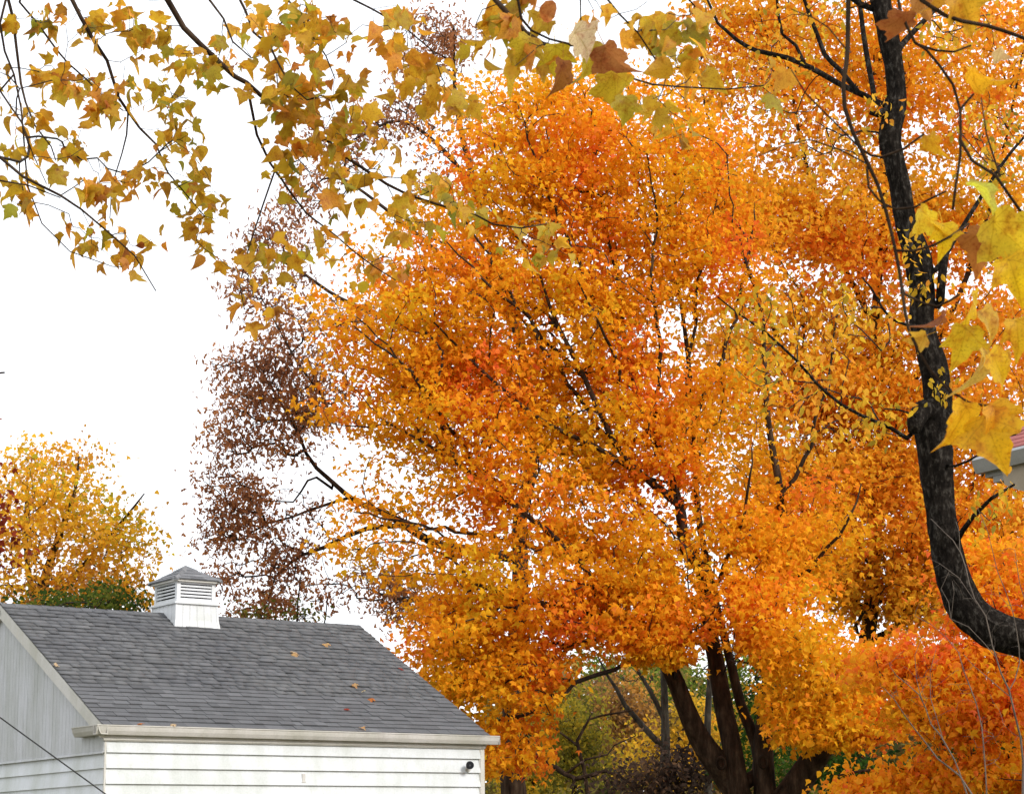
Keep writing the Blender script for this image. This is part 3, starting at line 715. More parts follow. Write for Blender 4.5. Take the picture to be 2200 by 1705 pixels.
def maple_a():
    root = empty('maple_tree', tuple(at(1640, 1705, 37)*[1, 1, 0])); tag(root, 'large orange maple with several dark stems behind the garage', 'tree')
    t = Tree(11); Y = 37.0
    g = at(1645, 1705, Y)
    t.limb([('w', g[0], g[1], -.1, .62), ('w', g[0], g[1], .5, .50), (1645, 1790, Y, 120), (1640, 1745, Y, 100)], .2, 'trunk')
    t.limb([(1600, 1740, Y, 62), (1577, 1690, Y, 58), (1534, 1631, Y-.2, 54), (1500, 1580, Y-.3, 46), (1471, 1514, Y-.5, 40), (1438, 1433, Y-.6, 36), (1395, 1385, Y-.8, 30), (1340, 1340, Y-1, 24), (1255, 1310, Y-1.2, 18), (1130, 1290, Y-1.4, 12), (1010, 1250, Y-1.5, 7)])
    t.limb([(1606, 1745, Y-.2, 52), (1588, 1700, Y-.2, 48), (1572, 1600, Y-.2, 42), (1552, 1506, Y-.1, 40), (1541, 1433, Y, 36), (1522, 1341, Y, 33), (1508, 1226, Y, 30), (1472, 1177, Y, 26), (1459, 1080, Y-.3, 24), (1430, 1060, Y-.5, 20), (1381, 1021, Y-.6, 15), (1320, 950, Y-.8, 13), (1250, 800, Y-1, 11), (1190, 680, Y-1, 8), (1160, 590, Y-1, 5)])
    t.limb([(1628, 1660, Y+.2, 30), (1625, 1598, Y+.2, 26), (1592, 1514, Y+.3, 22), (1574, 1440, Y+.3, 20), (1556, 1367, Y+.4, 18), (1530, 1260, Y+.5, 16), (1500, 1100, Y+.6, 14), (1490, 900, Y+.6, 12), (1470, 700, Y+.8, 9), (1440, 520, Y+.8, 6)])
    t.limb([(1648, 1740, Y, 56), (1643, 1690, Y, 48), (1640, 1591, Y, 42), (1651, 1488, Y+.1, 34), (1660, 1380, Y+.2, 28), (1690, 1250, Y+.4, 22), (1680, 1080, Y+.5, 18), (1650, 900, Y+.6, 13), (1640, 700, Y+.7, 8)])
    t.limb([(1672, 1745, Y-.1, 74), (1702, 1700, Y-.1, 64), (1753, 1624, Y-.4, 56), (1800, 1560, Y-.8, 44), (1850, 1500, Y-1.2, 32), (1930, 1440, Y-1.6, 20), (2000, 1400, Y-1.8, 10)])
    t.limb([(1459, 1080, Y-.3, 20), (1436, 1015, Y-.2, 15), (1400, 920, Y, 13), (1350, 780, Y+.2, 11), (1330, 620, Y+.3, 9), (1300, 480, Y+.3, 6), (1280, 330, Y+.4, 3)])
    t.limb([(1381, 1021, Y-.6, 13), (1280, 960, Y-1, 11), (1160, 900, Y-1.2, 9), (1040, 800, Y-1.3, 7), (930, 690, Y-1.4, 4)])
    t.limb([(1340, 1340, Y-1, 16), (1240, 1200, Y-1, 13), (1110, 1090, Y-1.2, 10), (960, 980, Y-1.4, 7), (820, 900, Y-1.5, 4)])
    for L_, dy in [([(1459, 1080), (1470, 900), (1482, 760), (1505, 600), (1535, 450), (1565, 330)], .2), ([(1320, 950), (1240, 850), (1150, 720), (1080, 600), (1000, 480), (950, 400)], -1.2), ([(1350, 780), (1265, 620), (1205, 480), (1150, 330), (1110, 220)], -.6), ([(1250, 800), (1150, 700), (1040, 600), (960, 520)], -1.8),
               ([(1490, 900), (1560, 740), (1600, 600), (1620, 450)], .2), ([(1240, 1200), (1050, 1150), (900, 1130), (760, 1100)], -1.6), ([(1110, 1090), (980, 940), (880, 800), (760, 700)], -1.8), ([(1680, 1080), (1740, 950), (1780, 800), (1800, 650)], -.4), ([(1400, 920), (1420, 760), (1400, 600), (1410, 460), (1390, 330)], -1.0), ([(1320, 950), (1330, 800), (1290, 700), (1240, 600)], -1.6), ([(1530, 1260), (1580, 1150), (1610, 1050), (1615, 960)], -1.2), ([(1522, 1341), (1400, 1290), (1300, 1260), (1180, 1240)], -1.6), ([(1690, 1250), (1760, 1200), (1820, 1120), (1850, 1040)], -1.0)]:
        n_ = len(L_); t.limb([(x, y, Y+dy*min(1, i/2), 11-8*i/(n_-1)) for i, (x, y) in enumerate(L_)], .25, 'limb', .03)
    r = t.r
    bl = [(1130, 330, 230, 190, Y+.3, 2.2, 125), (1330, 330, 230, 210, Y+.5, 2.4, 125), (1500, 420, 140, 220, Y+.6, 2.0, 60), (900, 640, 250, 190, Y-.4, 2.0, 90), (1180, 620, 330, 220, Y, 2.6, 150), (1420, 620, 250, 230, Y+.4, 2.4, 110),
          (880, 830, 230, 150, Y-.6, 2.0, 80), (1150, 860, 330, 170, Y-.4, 2.6, 130), (1420, 900, 260, 170, Y+.1, 2.4, 100), (1250, 1060, 330, 130, Y-.6, 2.5, 95), (940, 1050, 230, 110, Y-.8, 1.8, 34), (820, 1180, 150, 100, Y-1, 1.3, 20),
          (1130, 1230, 280, 110, Y-1, 2.2, 90), (1480, 1180, 280, 140, Y-.3, 2.4, 100), (1370, 1330, 260, 90, Y-1, 2.0, 80), (1000, 1360, 170, 100, Y-1, 1.6, 60), (1120, 1460, 150, 90, Y-1.2, 1.5, 48), (1080, 1600, 110, 85, Y-1, 1.1, 34), (970, 1470, 80, 80, Y-1, 1.0, 26),
          (1640, 1330, 170, 110, Y-1.6, 1.8, 70), (1750, 1450, 190, 90, Y-1.8, 1.7, 80), (1810, 1545, 165, 75, Y-2.0, 1.5, 75), (1700, 1150, 170, 150, Y+.2, 2, 60), (1420, 1395, 75, 40, Y-1.6, .8, 22), (1470, 1290, 130, 80, Y-1.4, 1.2, 36)]
    t.grow(blob_points(bl, r), .30, .34, .6, .0062, .44)
    t.build(root, MAT['bark'], MAT['twig'], 12, 4)
    foliage(t, 'crown', root, T_FAR, 66, (.33, .33, .11), .112, ORANGE, 21, wl=2.6, base=.45, fieldamp=.22, jit=.13, vjit=.09, frac=.5, gaps=.42, gapwl=1.3,
            thin=[([(1200, 1720), (1195, 1600), (1215, 1480), (1260, 1430), (1400, 1430), (1440, 1440), (1500, 1415), (1530, 1385), (1600, 1400), (1640, 1440), (1625, 1520), (1645, 1600), (1690, 1640), (1770, 1610), (1960, 1640), (1960, 1720)], .05),
                  ([(640, 960), (800, 940), (1010, 1000), (1000, 1200), (900, 1260), (700, 1340), (560, 1300), (560, 960)], .62), ([(580, 900), (650, 900), (640, 1400), (400, 1400)], .15),
                  ([(1400, 1000), (1480, 1060), (1545, 1180), (1590, 1420), (1500, 1420), (1450, 1200), (1370, 1040)], .28), ([(1360, 1010), (1330, 1030), (1230, 860), (1150, 640), (1190, 630), (1270, 800)], .5), ([(1080, 1260), (1100, 1010), (1180, 990), (1150, 1260)], .45), ([(1440, 900), (1400, 900), (1420, 640), (1470, 640)], .6)])
    for px, py, Yk in ((1550, 1638, Y-.62), (1640, 1636, Y-.36)):          # ring-shaped pruning scars
        c = at(px, py, Yk); m = MB(); n1, n2 = 18, 8; Vv = []; Ff = []
        for i in range(n1):
            a = 2*math.pi*i/n1
            for j in range(n2):
                b4 = 2*math.pi*j/n2; rr = 1+.30*math.cos(b4); Vv.append((c[0]+.075*rr*math.cos(a), c[1]-.05*math.sin(b4)+.02, c[2]+.10*rr*math.sin(a)))
        for i in range(n1):
            for j in range(n2): Ff.append((i*n2+j, i*n2+(j+1) % n2, ((i+1) % n1)*n2+(j+1) % n2, ((i+1) % n1)*n2+j))
        me = m.add(Vv, Ff).mesh('pruning_scar')
        for p_ in me.polygons: p_.use_smooth = True
        o = link('pruning_scar', me, root, MAT['bark']); o.matrix_parent_inverse = Matrix.Translation(-Vector(root.location))
    return root
# parts are built in world coordinates; the root sits at the base of the thing
def settle(root):
    for ch in root.children:
        if ch.matrix_parent_inverse == Matrix.Identity(4): ch.matrix_parent_inverse = Matrix.Translation(-Vector(root.location))
settle(maple_a())

def maple_b():
    root = empty('maple_tree', tuple(at(1860, 1705, 43)*[1, 1, 0])); tag(root, 'tall orange maple behind the leaning dark trunk, its crown open to the sky', 'tree')
    t = Tree(12); Y = 43.0; g = at(1850, 1705, Y)
    t.limb([('w', g[0], g[1], -.1, .36), (1852, 1600, Y, 44), (1853, 1450, Y, 38), (1871, 1314, Y, 33), (1879, 1196, Y, 30), (1885, 1050, Y, 26), (1900, 900, Y, 24), (1880, 700, Y, 20), (1900, 450, Y, 15), (1890, 200, Y, 11), (1900, -100, Y, 7), (1900, -350, Y, 3)], .3, 'trunk')
    t.limb([(1853, 1380, Y, 22), (1910, 1360, Y-.3, 20), (1960, 1310, Y-.6, 17), (2060, 1220, Y-1, 13), (2160, 1150, Y-1.4, 9), (2300, 1050, Y-1.6, 4)])
    t.limb([(1885, 1050, Y, 18), (1780, 900, Y, 15), (1690, 760, Y, 12), (1600, 560, Y+.3, 9), (1540, 350, Y+.5, 6), (1500, 150, Y+.5, 3)])
    t.limb([(1900, 900, Y, 17), (2000, 760, Y-.4, 14), (2090, 560, Y-.8, 11), (2150, 350, Y-.9, 8), (2200, 100, Y-1, 4)])
    t.limb([(1879, 700, Y, 14), (1780, 500, Y, 11), (1720, 300, Y-.2, 8), (1680, 50, Y-.2, 4)])
    r = t.r
    bl = [(1600, 150, 170, 190, Y+.4, 2.4, 66), (1790, 130, 190, 190, Y+.2, 2.6, 84), (2040, 120, 220, 200, Y-.3, 2.6, 95), (1640, 470, 190, 190, Y, 2.6, 80), (1850, 480, 210, 200, Y, 2.8, 95), (2090, 460, 200, 220, Y-.5, 2.6, 72),
          (1660, 780, 200, 180, Y, 2.6, 75), (1860, 800, 210, 190, Y, 2.8, 100), (2090, 820, 190, 210, Y-.8, 2.6, 85), (1740, 1040, 190, 130, Y-.4, 2.4, 80), (1950, 1080, 170, 150, Y-.8, 2.4, 85), (2140, 1130, 140, 150, Y-1, 2.2, 75), (1930, 1270, 170, 90, Y-1, 2.0, 70), (2350, 700, 180, 500, Y-1, 3, 60), (1850, -200, 350, 160, Y, 3, 70), (1800, 1200, 130, 80, Y-.9, 1.6, 45)]
    t.grow(blob_points(bl, r), .34, .34, .6, .0065, .44)
    t.build(root, MAT['bark'], MAT['twig'], 10, 4)
    foliage(t, 'crown', root, T_FAR, 72, (.42, .42, .19), .128, ORANGE_B, 22, wl=3.4, base=.48, fieldamp=.18, jit=.13, vjit=.09, frac=.55, gaps=.85, gapwl=1.8, thin=[([(1840, 1400), (1850, 1190), (1910, 1180), (1895, 1400)], .3)]); return root
settle(maple_b())

def maple_c():
    root = empty('maple_tree', tuple(at(2330, 1705, 28)*[1, 1, 0])); tag(root, 'low orange-red maple at the lower right, under the leaning dark trunk', 'tree')
    t = Tree(13); Y = 28.0; g = at(2330, 1705, Y)
    t.limb([('w', g[0], g[1], -.1, .24), (2325, 1800, Y, 54), (2310, 1650, Y, 44), (2290, 1450, Y, 32), (2270, 1250, Y, 20), (2260, 1050, Y, 10)], .25, 'trunk')
    t.limb([(2310, 1620, Y, 26), (2220, 1560, Y-.4, 20), (2090, 1510, Y-.8, 14), (1950, 1480, Y-1, 9), (1850, 1450, Y-1.1, 4)])
    t.limb([(2318, 1740, Y, 24), (2200, 1690, Y-.5, 18), (2050, 1665, Y-.8, 12), (1900, 1650, Y-1, 7), (1800, 1665, Y-1.1, 4)])
    t.limb([(2290, 1450, Y, 18), (2200, 1330, Y-.3, 13), (2110, 1240, Y-.6, 8), (2060, 1180, Y-.6, 4)])
    r = t.r
    bl = [(1960, 1440, 150, 80, Y-.8, 1.3, 60), (2120, 1400, 130, 90, Y-.6, 1.5, 60), (2130, 1250, 110, 100, Y-.4, 1.4, 48), (2040, 1530, 160, 60, Y-.9, 1.3, 50), (2180, 1530, 100, 70, Y-.8, 1.2, 24), (1890, 1700, 95, 38, Y-1.2, .8, 26), (2060, 1660, 140, 55, Y-1, 1.1, 34), (2190, 1660, 90, 60, Y-.8, 1.1, 22), (2330, 1250, 160, 250, Y, 1.8, 60)]
    t.grow(blob_points(bl, r), .26, .28, .5, .004)
    t.build(root, MAT['bark'], MAT['twig'], 10, 4)
    foliage(t, 'crown', root, T_FAR, 60, (.25, .25, .09), .095, ORANGE, 25, wl=2.4, base=.55, vjit=.10, jit=.15, fieldamp=.18, frac=.55, gaps=.38, gapwl=1.1); return root
settle(maple_c())

# ------------------------------------------------------------------ brown oak further back
def oak():
    root = empty('oak_tree', tuple(at(1105, 1705, 44)*[1, 1, 0])); tag(root, 'oak with withered dark brown leaves between the garage and the orange maple', 'tree')
    t = Tree(14); Y = 44.0; g = at(1105, 1705, Y)
    t.limb([('w', g[0], g[1], -.1, .42), (1104, 1705, Y, 58), (1096, 1620, Y, 48), (1105, 1450, Y, 42), (1118, 1242, Y, 38), (1117, 1115, Y, 33), (1140, 1000, Y, 30), (1130, 800, Y, 26), (1080, 600, Y, 22), (1020, 400, Y, 17), (980, 220, Y, 11), (975, 60, Y, 5)], .3, 'trunk')
    t.limb([(1117, 1200, Y, 26), (1000, 1180, Y-.5, 22), (930, 1165, Y-.9, 19), (873, 1130, Y-1.2, 17), (822, 1101, Y-1.3, 14), (763, 1076, Y-1.5, 12), (715, 1036, Y-1.6, 10), (680, 1005, Y-1.7, 9), (658, 974, Y-1.8, 8), (641, 931, Y-1.9, 6), (627, 890, Y-2, 4)])
    t.limb([(868, 1128, Y-1.2, 12), (788, 1135, Y-1.4, 11), (743, 1152, Y-1.5, 10), (697, 1175, Y-1.6, 9), (649, 1192, Y-1.7, 7), (612, 1217, Y-1.8, 6), (590, 1243, Y-1.9, 4), (575, 1290, Y-1.9, 3)])
    t.limb([(746, 1070, Y-1.5, 8), (709, 1081, Y-1.6, 7), (663, 1096, Y-1.7, 6), (629, 1110, Y-1.8, 5), (575, 1124, Y-1.9, 4), (522, 1155, Y-2, 3)])
    t.limb([(715, 1050, Y-1.5, 7), (680, 1025, Y-1.6, 6), (661, 1032, Y-1.7, 5), (630, 1078, Y-1.8, 4), (590, 1076, Y-1.9, 3)])
    t.limb([(1130, 800, Y, 20), (980, 740, Y-.5, 16), (850, 690, Y-1, 12), (730, 640, Y-1.3, 8), (640, 580, Y-1.5, 6), (560, 540, Y-1.6, 3)])
    t.limb([(1110, 700, Y, 16), (960, 560, Y, 12), (830, 450, Y-.3, 8), (720, 380, Y-.5, 5), (650, 420, Y-.6, 3)])
    t.limb([(1030, 430, Y, 14), (960, 330, Y-.2, 10), (860, 260, Y-.3, 7), (760, 300, Y-.4, 4)])
    t.limb([(641, 931, Y-1.9, 6), (600, 860, Y-2, 5), (560, 800, Y-2, 4), (490, 770, Y-2, 2.5)])
    t.limb([(700, 870, Y-1.8, 6), (640, 780, Y-1.9, 5), (590, 690, Y-1.9, 3.5), (550, 620, Y-1.8, 2.5)])
    t.limb([(1120, 1300, Y, 14), (980, 1280, Y+.2, 11), (880, 1290, Y+.3, 8), (800, 1270, Y+.4, 5)])
    t.limb([(1099, 1640, Y, 18), (1150, 1620, Y-.8, 14), (1190, 1645, Y-1.2, 11), (1238, 1672, Y-1.5, 10), (1300, 1655, Y-1.6, 8), (1335, 1668, Y-1.6, 6), (1372, 1692, Y-1.6, 4)])
    t.limb([(1240, 1672, Y-1.5, 6), (1225, 1690, Y-1.5, 5), (1240, 1702, Y-1.5, 3)])
    t.limb([(1215, 1662, Y-1.4, 6), (1260, 1630, Y-1.4, 5), (1305, 1620, Y-1.4, 4), (1320, 1600, Y-1.4, 3), (1365, 1580, Y-1.4, 2)])
    r = t.r
    bl = [(600, 520, 85, 55, Y-1.5, .9, 17), (545, 610, 65, 60, Y-1.6, .8, 13), (690, 360, 70, 90, Y-.5, .9, 16), (930, 130, 70, 55, Y, 1.0, 15), (985, 80, 60, 45, Y, 1.0, 12), (870, 230, 50, 90, Y, 1.0, 14), (620, 780, 110, 70, Y-2, 1.1, 34), (590, 860, 120, 80, Y-2, 1.2, 38), (690, 870, 90, 70, Y-1.6, 1.2, 24), (480, 775, 45, 32, Y-2, .7, 7), (470, 950, 55, 55, Y-2, .8, 11), (570, 950, 100, 50, Y-2, 1, 20),
          (520, 1070, 85, 55, Y-2, .9, 26), (470, 1140, 55, 60, Y-2, .8, 13), (540, 1130, 70, 45, Y-2, .9, 11), (600, 1260, 50, 60, Y-2, .8, 14), (490, 1240, 50, 45, Y-2, .8, 8), (560, 1310, 90, 30, Y-2, .8, 14), (700, 690, 70, 45, Y-1.4, .9, 12), (800, 700, 80, 60, Y-1, 1, 12), (840, 1250, 110, 60, Y+.3, 1.2, 26), (880, 1310, 90, 40, Y+.3, 1, 18), (660, 1110, 60, 60, Y-1.8, .7, 7), (1320, 690, 60, 40, Y+1, 1, 12), (950, 330, 80, 90, Y, 1.2, 12), (620, 640, 50, 60, Y-1.5, .7, 8), (1000, 800, 180, 120, Y, 1.5, 18), (640, 1190, 50, 40, Y-1.8, .6, 6), (580, 700, 90, 60, Y-1.8, .9, 10), (500, 860, 60, 50, Y-2, .8, 8), (760, 300, 60, 60, Y-.3, .9, 10), (820, 260, 60, 60, Y-.2, .9, 10), (640, 440, 60, 60, Y-.8, .9, 10), (470, 1040, 50, 40, Y-2, .7, 6), (560, 1190, 60, 50, Y-2, .8, 9), (700, 1250, 70, 60, Y-1.2, .8, 8), (940, 50, 60, 40, Y, .9, 8)]
    bl = [(*q[:6], int(q[6]*1.8)) for q in bl]
    t.grow(blob_points(bl, r), .22, .30, .2, .0070, .42, .40, .05)
    t.build(root, MAT['bark'], MAT['twig'], 10, 4)
    BROWN = [(.24, .10, .050), (.36, .15, .065), (.47, .20, .075), (.56, .25, .075)]
    foliage(t, 'crown', root, T_OAK, 19, (.22, .22, .18), .125, BROWN, 31, gaps=.48, gapwl=1.0, wl=2.0, droop=(-.2, 2.4), upbias=.0, base=.45, fieldamp=.25, frac=.3); return root
settle(oak())

# ------------------------------------------------------------------ trees beyond the garage on the left
def simple_tree(name, label, base, Y, limbs, blobs, stops, seed, tmpl, n_per, spread, size, bark='bark', group=None, base_t=.5, wl=2.5, droop=(.1, 1.0), seg=.35, rtip=.005, upbias=.7, famp=.3, sides=8, frac=.55):
    g = at(base, 1705, Y); root = empty(name, (g[0], g[1], 0)); tag(root, label, 'tree' if 'tree' in name else 'shrub', group)
    t = Tree(seed)
    for i, L in enumerate(limbs):
        if i == 0: L = [('w', g[0], g[1], -.1, L[0][3]*L[0][2]/F/2*1.25)] + L
        t.limb(L, .3, 'trunk' if i == 0 else 'limb')
    t.grow(blob_points(blobs, t.r), seg, .28, .5, rtip)
    t.build(root, MAT[bark], MAT['twig'], sides, 4)
    if n_per: foliage(t, 'crown', root, tmpl, n_per, spread, size, stops, seed+50, wl=wl, base=base_t, droop=droop, upbias=upbias, fieldamp=famp, frac=frac)
    settle(root); return root
YELLOW = [(.50, .24, .08), (.76, .38, .04), (.88, .46, .03), (.84, .48, .03), (.45, .40, .03)]
simple_tree('maple_tree', 'yellow-orange tree beyond the garage roof, left of the cupola', 60, 44, [[(60, 1500, 44, 34), (75, 1330, 44, 28), (100, 1230, 44, 20), (135, 1130, 44, 14), (160, 1060, 44, 8), (170, 980, 44, 4)], [(70, 1350, 44, 18), (150, 1250, 44, 14), (200, 1190, 43.6, 10), (270, 1110, 43.4, 6), (310, 1060, 43, 3)], [(80, 1330, 44, 16), (60, 1220, 44.4, 12), (55, 1120, 44.5, 8), (60, 1000, 44.5, 4)], [(75, 1360, 44, 16), (190, 1330, 43.6, 12), (270, 1270, 43.4, 6)]],
    [(120, 1050, 110, 60, 44, 2.2, 40), (60, 1130, 100, 90, 44, 2.4, 50), (190, 1130, 90, 80, 43.6, 2.0, 42), (260, 1150, 70, 90, 43.2, 1.6, 34), (110, 1250, 140, 60, 43.6, 2.2, 60), (250, 1260, 75, 55, 43.2, 1.5, 40), (150, 985, 80, 28, 44, 1.5, 13), (60, 990, 60, 35, 44, 1.5, 12), (-120, 1150, 130, 160, 44, 2.4, 50)], YELLOW, 41, T_FAR, 25, (.36, .36, .2), .112, base_t=.5, wl=3, famp=.28)
GREENL = [(.02, .04, .012), (.045, .085, .015), (.09, .13, .02), (.22, .22, .03)]
simple_tree('shrub_tree', 'dark green low tree just over the ridge, left of the cupola', 215, 40, [[(215, 1600, 40, 18), (215, 1420, 40, 14), (225, 1330, 40, 9), (235, 1290, 40, 5)]], [(235, 1295, 80, 38, 40, 1.2, 36), (90, 1302, 100, 28, 40, 1.2, 24)], GREENL, 42, T_OVAL, 26, (.2, .2, .14), .11, base_t=.4)
simple_tree('shrub_tree', 'sparse olive sapling over the ridge, right of the cupola', 570, 41, [[(570, 1600, 41, 12), (570, 1400, 41, 9), (560, 1320, 41, 5)], [(575, 1450, 41, 6), (630, 1380, 41, 5), (640, 1290, 41, 3.4), (648, 1225, 41, 2)], [(575, 1450, 41, 6), (690, 1380, 41, 4), (700, 1320, 41, 3), (704, 1280, 41, 2)]], [(560, 1320, 60, 25, 41, .9, 14), (650, 1318, 60, 22, 41, .8, 10)], [(.07, .08, .02), (.16, .17, .03), (.28, .22, .04)], 43, T_OVAL, 16, (.22, .22, .16), .10)
def red_tree():
    return simple_tree('maple_tree', 'dark red maple whose branch tips reach in at the left edge', -420, 24, [[(-420, 1500, 24, 70), (-400, 1200, 24, 60), (-380, 900, 24, 48), (-370, 600, 24, 30), (-360, 350, 24, 14)], [(-400, 1230, 24, 34), (-250, 1160, 23.8, 22), (-110, 1110, 23.6, 14), (-30, 1080, 23.5, 6)], [(-380, 900, 24, 26), (-220, 840, 24, 16), (-90, 810, 24, 9), (10, 800, 24, 4)]],
    [(-70, 1040, 60, 70, 23.5, .9, 24), (-55, 1140, 75, 85, 23.5, .9, 32), (-85, 820, 60, 75, 24, .8, 4), (-250, 900, 120, 250, 24, 1.6, 70)],
    [(.10, .018, .012), (.20, .03, .015), (.34, .05, .02), (.46, .10, .025)], 44, T_FAR, 16, (.17, .17, .12), .085, base_t=.35, seg=.25, rtip=.003)
red_tree()

# ------------------------------------------------------------------ woods showing through the gap under the maple
OLIVE = [(.09, .10, .02), (.20, .19, .03), (.36, .29, .03), (.55, .36, .03)]
GOLD = [(.28, .19, .03), (.52, .33, .03), (.68, .42, .03), (.74, .36, .03)]
DRAB = [(.12, .07, .045), (.22, .13, .06), (.40, .21, .06), (.55, .27, .05)]
GREEN = [(.018, .045, .010), (.035, .085, .012), (.06, .13, .015), (.14, .17, .02)]
DKBR = [(.03, .02, .015), (.06, .04, .03), (.11, .07, .05), (.22, .12, .05)]
woods = [
 ('shrub_tree', 'olive-yellow thicket beside the oak trunk under the maple', 1230, 50, [(1230, 1600, 72, 95)], OLIVE, 'bark', 90, .55),
 ('shrub_tree', 'pale tan thicket in the middle of the gap under the maple', 1335, 62, [(1335, 1540, 75, 110)], DRAB, 'bark_grey', 95, .7),
 ('shrub_tree', 'golden bush behind the forked grey trunks under the maple', 1480, 56, [(1490, 1590, 80, 80), (1400, 1640, 70, 50)], GOLD, 'bark_grey', 95, .5),
 ('shrub_tree', 'light green tree tops high in the gap under the maple', 1400, 66, [(1400, 1440, 100, 60), (1300, 1420, 60, 50), (1530, 1470, 80, 70), (1610, 1420, 80, 60)], [(.06, .10, .02), (.13, .20, .03), (.22, .26, .04), (.40, .33, .04)], 'bark_grey', 100, .5),
 ('shrub_tree', 'deep green bush behind the maple stems', 1650, 44, [(1660, 1560, 70, 110), (1610, 1660, 50, 50)], GREEN, 'bark', 80, .45),
 ('shrub_tree', 'deep green bush right of the maple stems, low down', 1790, 42, [(1780, 1640, 110, 45), (1900, 1680, 90, 40)], GREEN, 'bark', 75, .4),
 ('shrub_tree', 'dark green shrub under the leaning trunk at the right edge', 2130, 36, [(2130, 1570, 85, 60), (2050, 1650, 60, 40)], GREEN, 'bark', 60, .35),
 ('shrub_tree', 'brown bramble thicket at the foot of the maple', 1450, 42, [(1450, 1660, 75, 45), (1370, 1690, 80, 30)], DKBR, 'bark', 70, .45),
 ('shrub_tree', 'yellow-green tree low behind the oak trunk', 1150, 54, [(1130, 1660, 90, 60), (1200, 1520, 80, 70)], OLIVE, 'bark', 80, .6),
 ('shrub_tree', 'ochre tree closing the wood behind the maple stems', 1580, 68, [(1560, 1560, 110, 130), (1700, 1500, 110, 120)], GOLD, 'bark_grey', 120, .35)]
for i, (nm, lab, bx_, Y, bs, st, bk, cnt, bt) in enumerate(woods):
    cx, cy = bs[0][0], bs[0][1]
    simple_tree(nm, lab, bx_, Y, [[(bx_, 1760, Y, 12), (bx_+4, 1690, Y, 10), (cx, cy, Y, 6), (cx+5, cy-bs[0][3]*.8, Y, 3)]], [(x, y, a, b_, Y, a*Y/F*.9, int(cnt*a*b_/sum(q[2]*q[3] for q in bs))) for x, y, a, b_ in bs],
        st, 60+i, T_OVAL, 34, (.34, .34, .26), .15 if Y > 50 else .12, bk, 'trees and bushes in the wood', bt, 2.2, (.0, 1.2), .4, .005)
def far_wood():
    r = np.random.RandomState(90); n = 42000; Y = 78+16*r.rand(n); px = -200+2700*r.rand(n); hump = 1395-40*np.sin(px*.006)-50*np.sin(px*.0023+1)+25*np.sin(px*.021)
    hump = np.where(px < 1040, 1700, hump); top = hump+60*r.rand(n); py = top+(1860-top)*r.rand(n)**.8
    pos = np.array([at(a, b_, c) for a, b_, c in zip(px, py, Y)]); d = r.normal(size=(n, 3)); nr = r.normal(size=(n, 3))
    tt = .5+.4*field(pos, 91, 9.0)+.15*r.normal(size=n); col = np.clip(palette([(.05, .06, .02), (.14, .13, .035), (.26, .19, .05), (.22, .14, .08), (.42, .25, .05)], tt)*(1+.2*r.normal(size=(n, 1))), .01, .8)
    V0 = (np.array([[-.3, 0, 0], [0, -.5, .08], [.3, 0, 0], [0, .6, .1]]), np.array([[0, 1, 2], [0, 2, 3]]), None)
    o = link('distant_wood', leaf_cloud('distant_wood', V0, pos, d, nr, .55*(.5+r.rand(n)), col), None, MAT['leaf']); tag(o, 'muted olive and tan wood far behind the maples', 'wood', kind='stuff')
far_wood()
def bare_tree(label, base, Y, limbs, seed, bark='bark_grey', blobs=(), rt=.006):
    g = at(base, 1705, Y); root = empty('woodland_tree', (g[0], g[1], 0)); tag(root, label, 'tree', 'bare grey trunks in the wood'); t = Tree(seed)
    for i, L in enumerate(limbs):
        if i == 0: L = [('w', g[0], g[1], -.1, L[0][3]*Y/F/2*1.2)]+L
        t.limb(L, .3, 'trunk' if i == 0 else 'limb')
    if blobs: t.grow(blob_points(blobs, t.r), .4, .28, .4, rt)
    t.build(root, MAT[bark], MAT[bark], 8, 4); settle(root)
bare_tree('forked grey trunk seen through the gap left of the maple stems', 1428, 48, [[(1428, 1690, 48, 24), (1430, 1600, 48, 20), (1428, 1520, 48, 16), (1425, 1440, 48, 13), (1410, 1330, 48, 9), (1400, 1200, 48, 5)], [(1431, 1610, 48, 15), (1400, 1580, 48, 13), (1365, 1540, 48, 12), (1343, 1515, 48, 10), (1325, 1480, 48, 8), (1305, 1450, 48, 6), (1280, 1400, 48, 3)], [(1429, 1550, 48, 12), (1408, 1505, 48, 10), (1380, 1455, 48, 8), (1350, 1410, 48, 6), (1330, 1370, 48, 3)]], 81, 'bark_grey', [(1350, 1440, 90, 60, 48, 1, 26)])
bare_tree('slim grey trunk between the two middle stems of the maple', 1522, 50, [[(1522, 1690, 50, 16), (1520, 1560, 50, 15), (1526, 1440, 50, 12), (1530, 1330, 50, 8), (1535, 1200, 50, 4)]], 82, 'bark_grey', [(1525, 1430, 50, 60, 50, .7, 10)])
bare_tree('thin bare sapling arching across the gap beside the oak', 1262, 44, [[(1262, 1700, 44, 9), (1240, 1590, 44, 7), (1265, 1545, 44, 5), (1360, 1525, 44, 3)], [(1240, 1600, 44, 6), (1200, 1570, 44, 4), (1165, 1545, 44, 3)]], 83, 'bark', [(1240, 1540, 80, 50, 44, .8, 14)], .004)

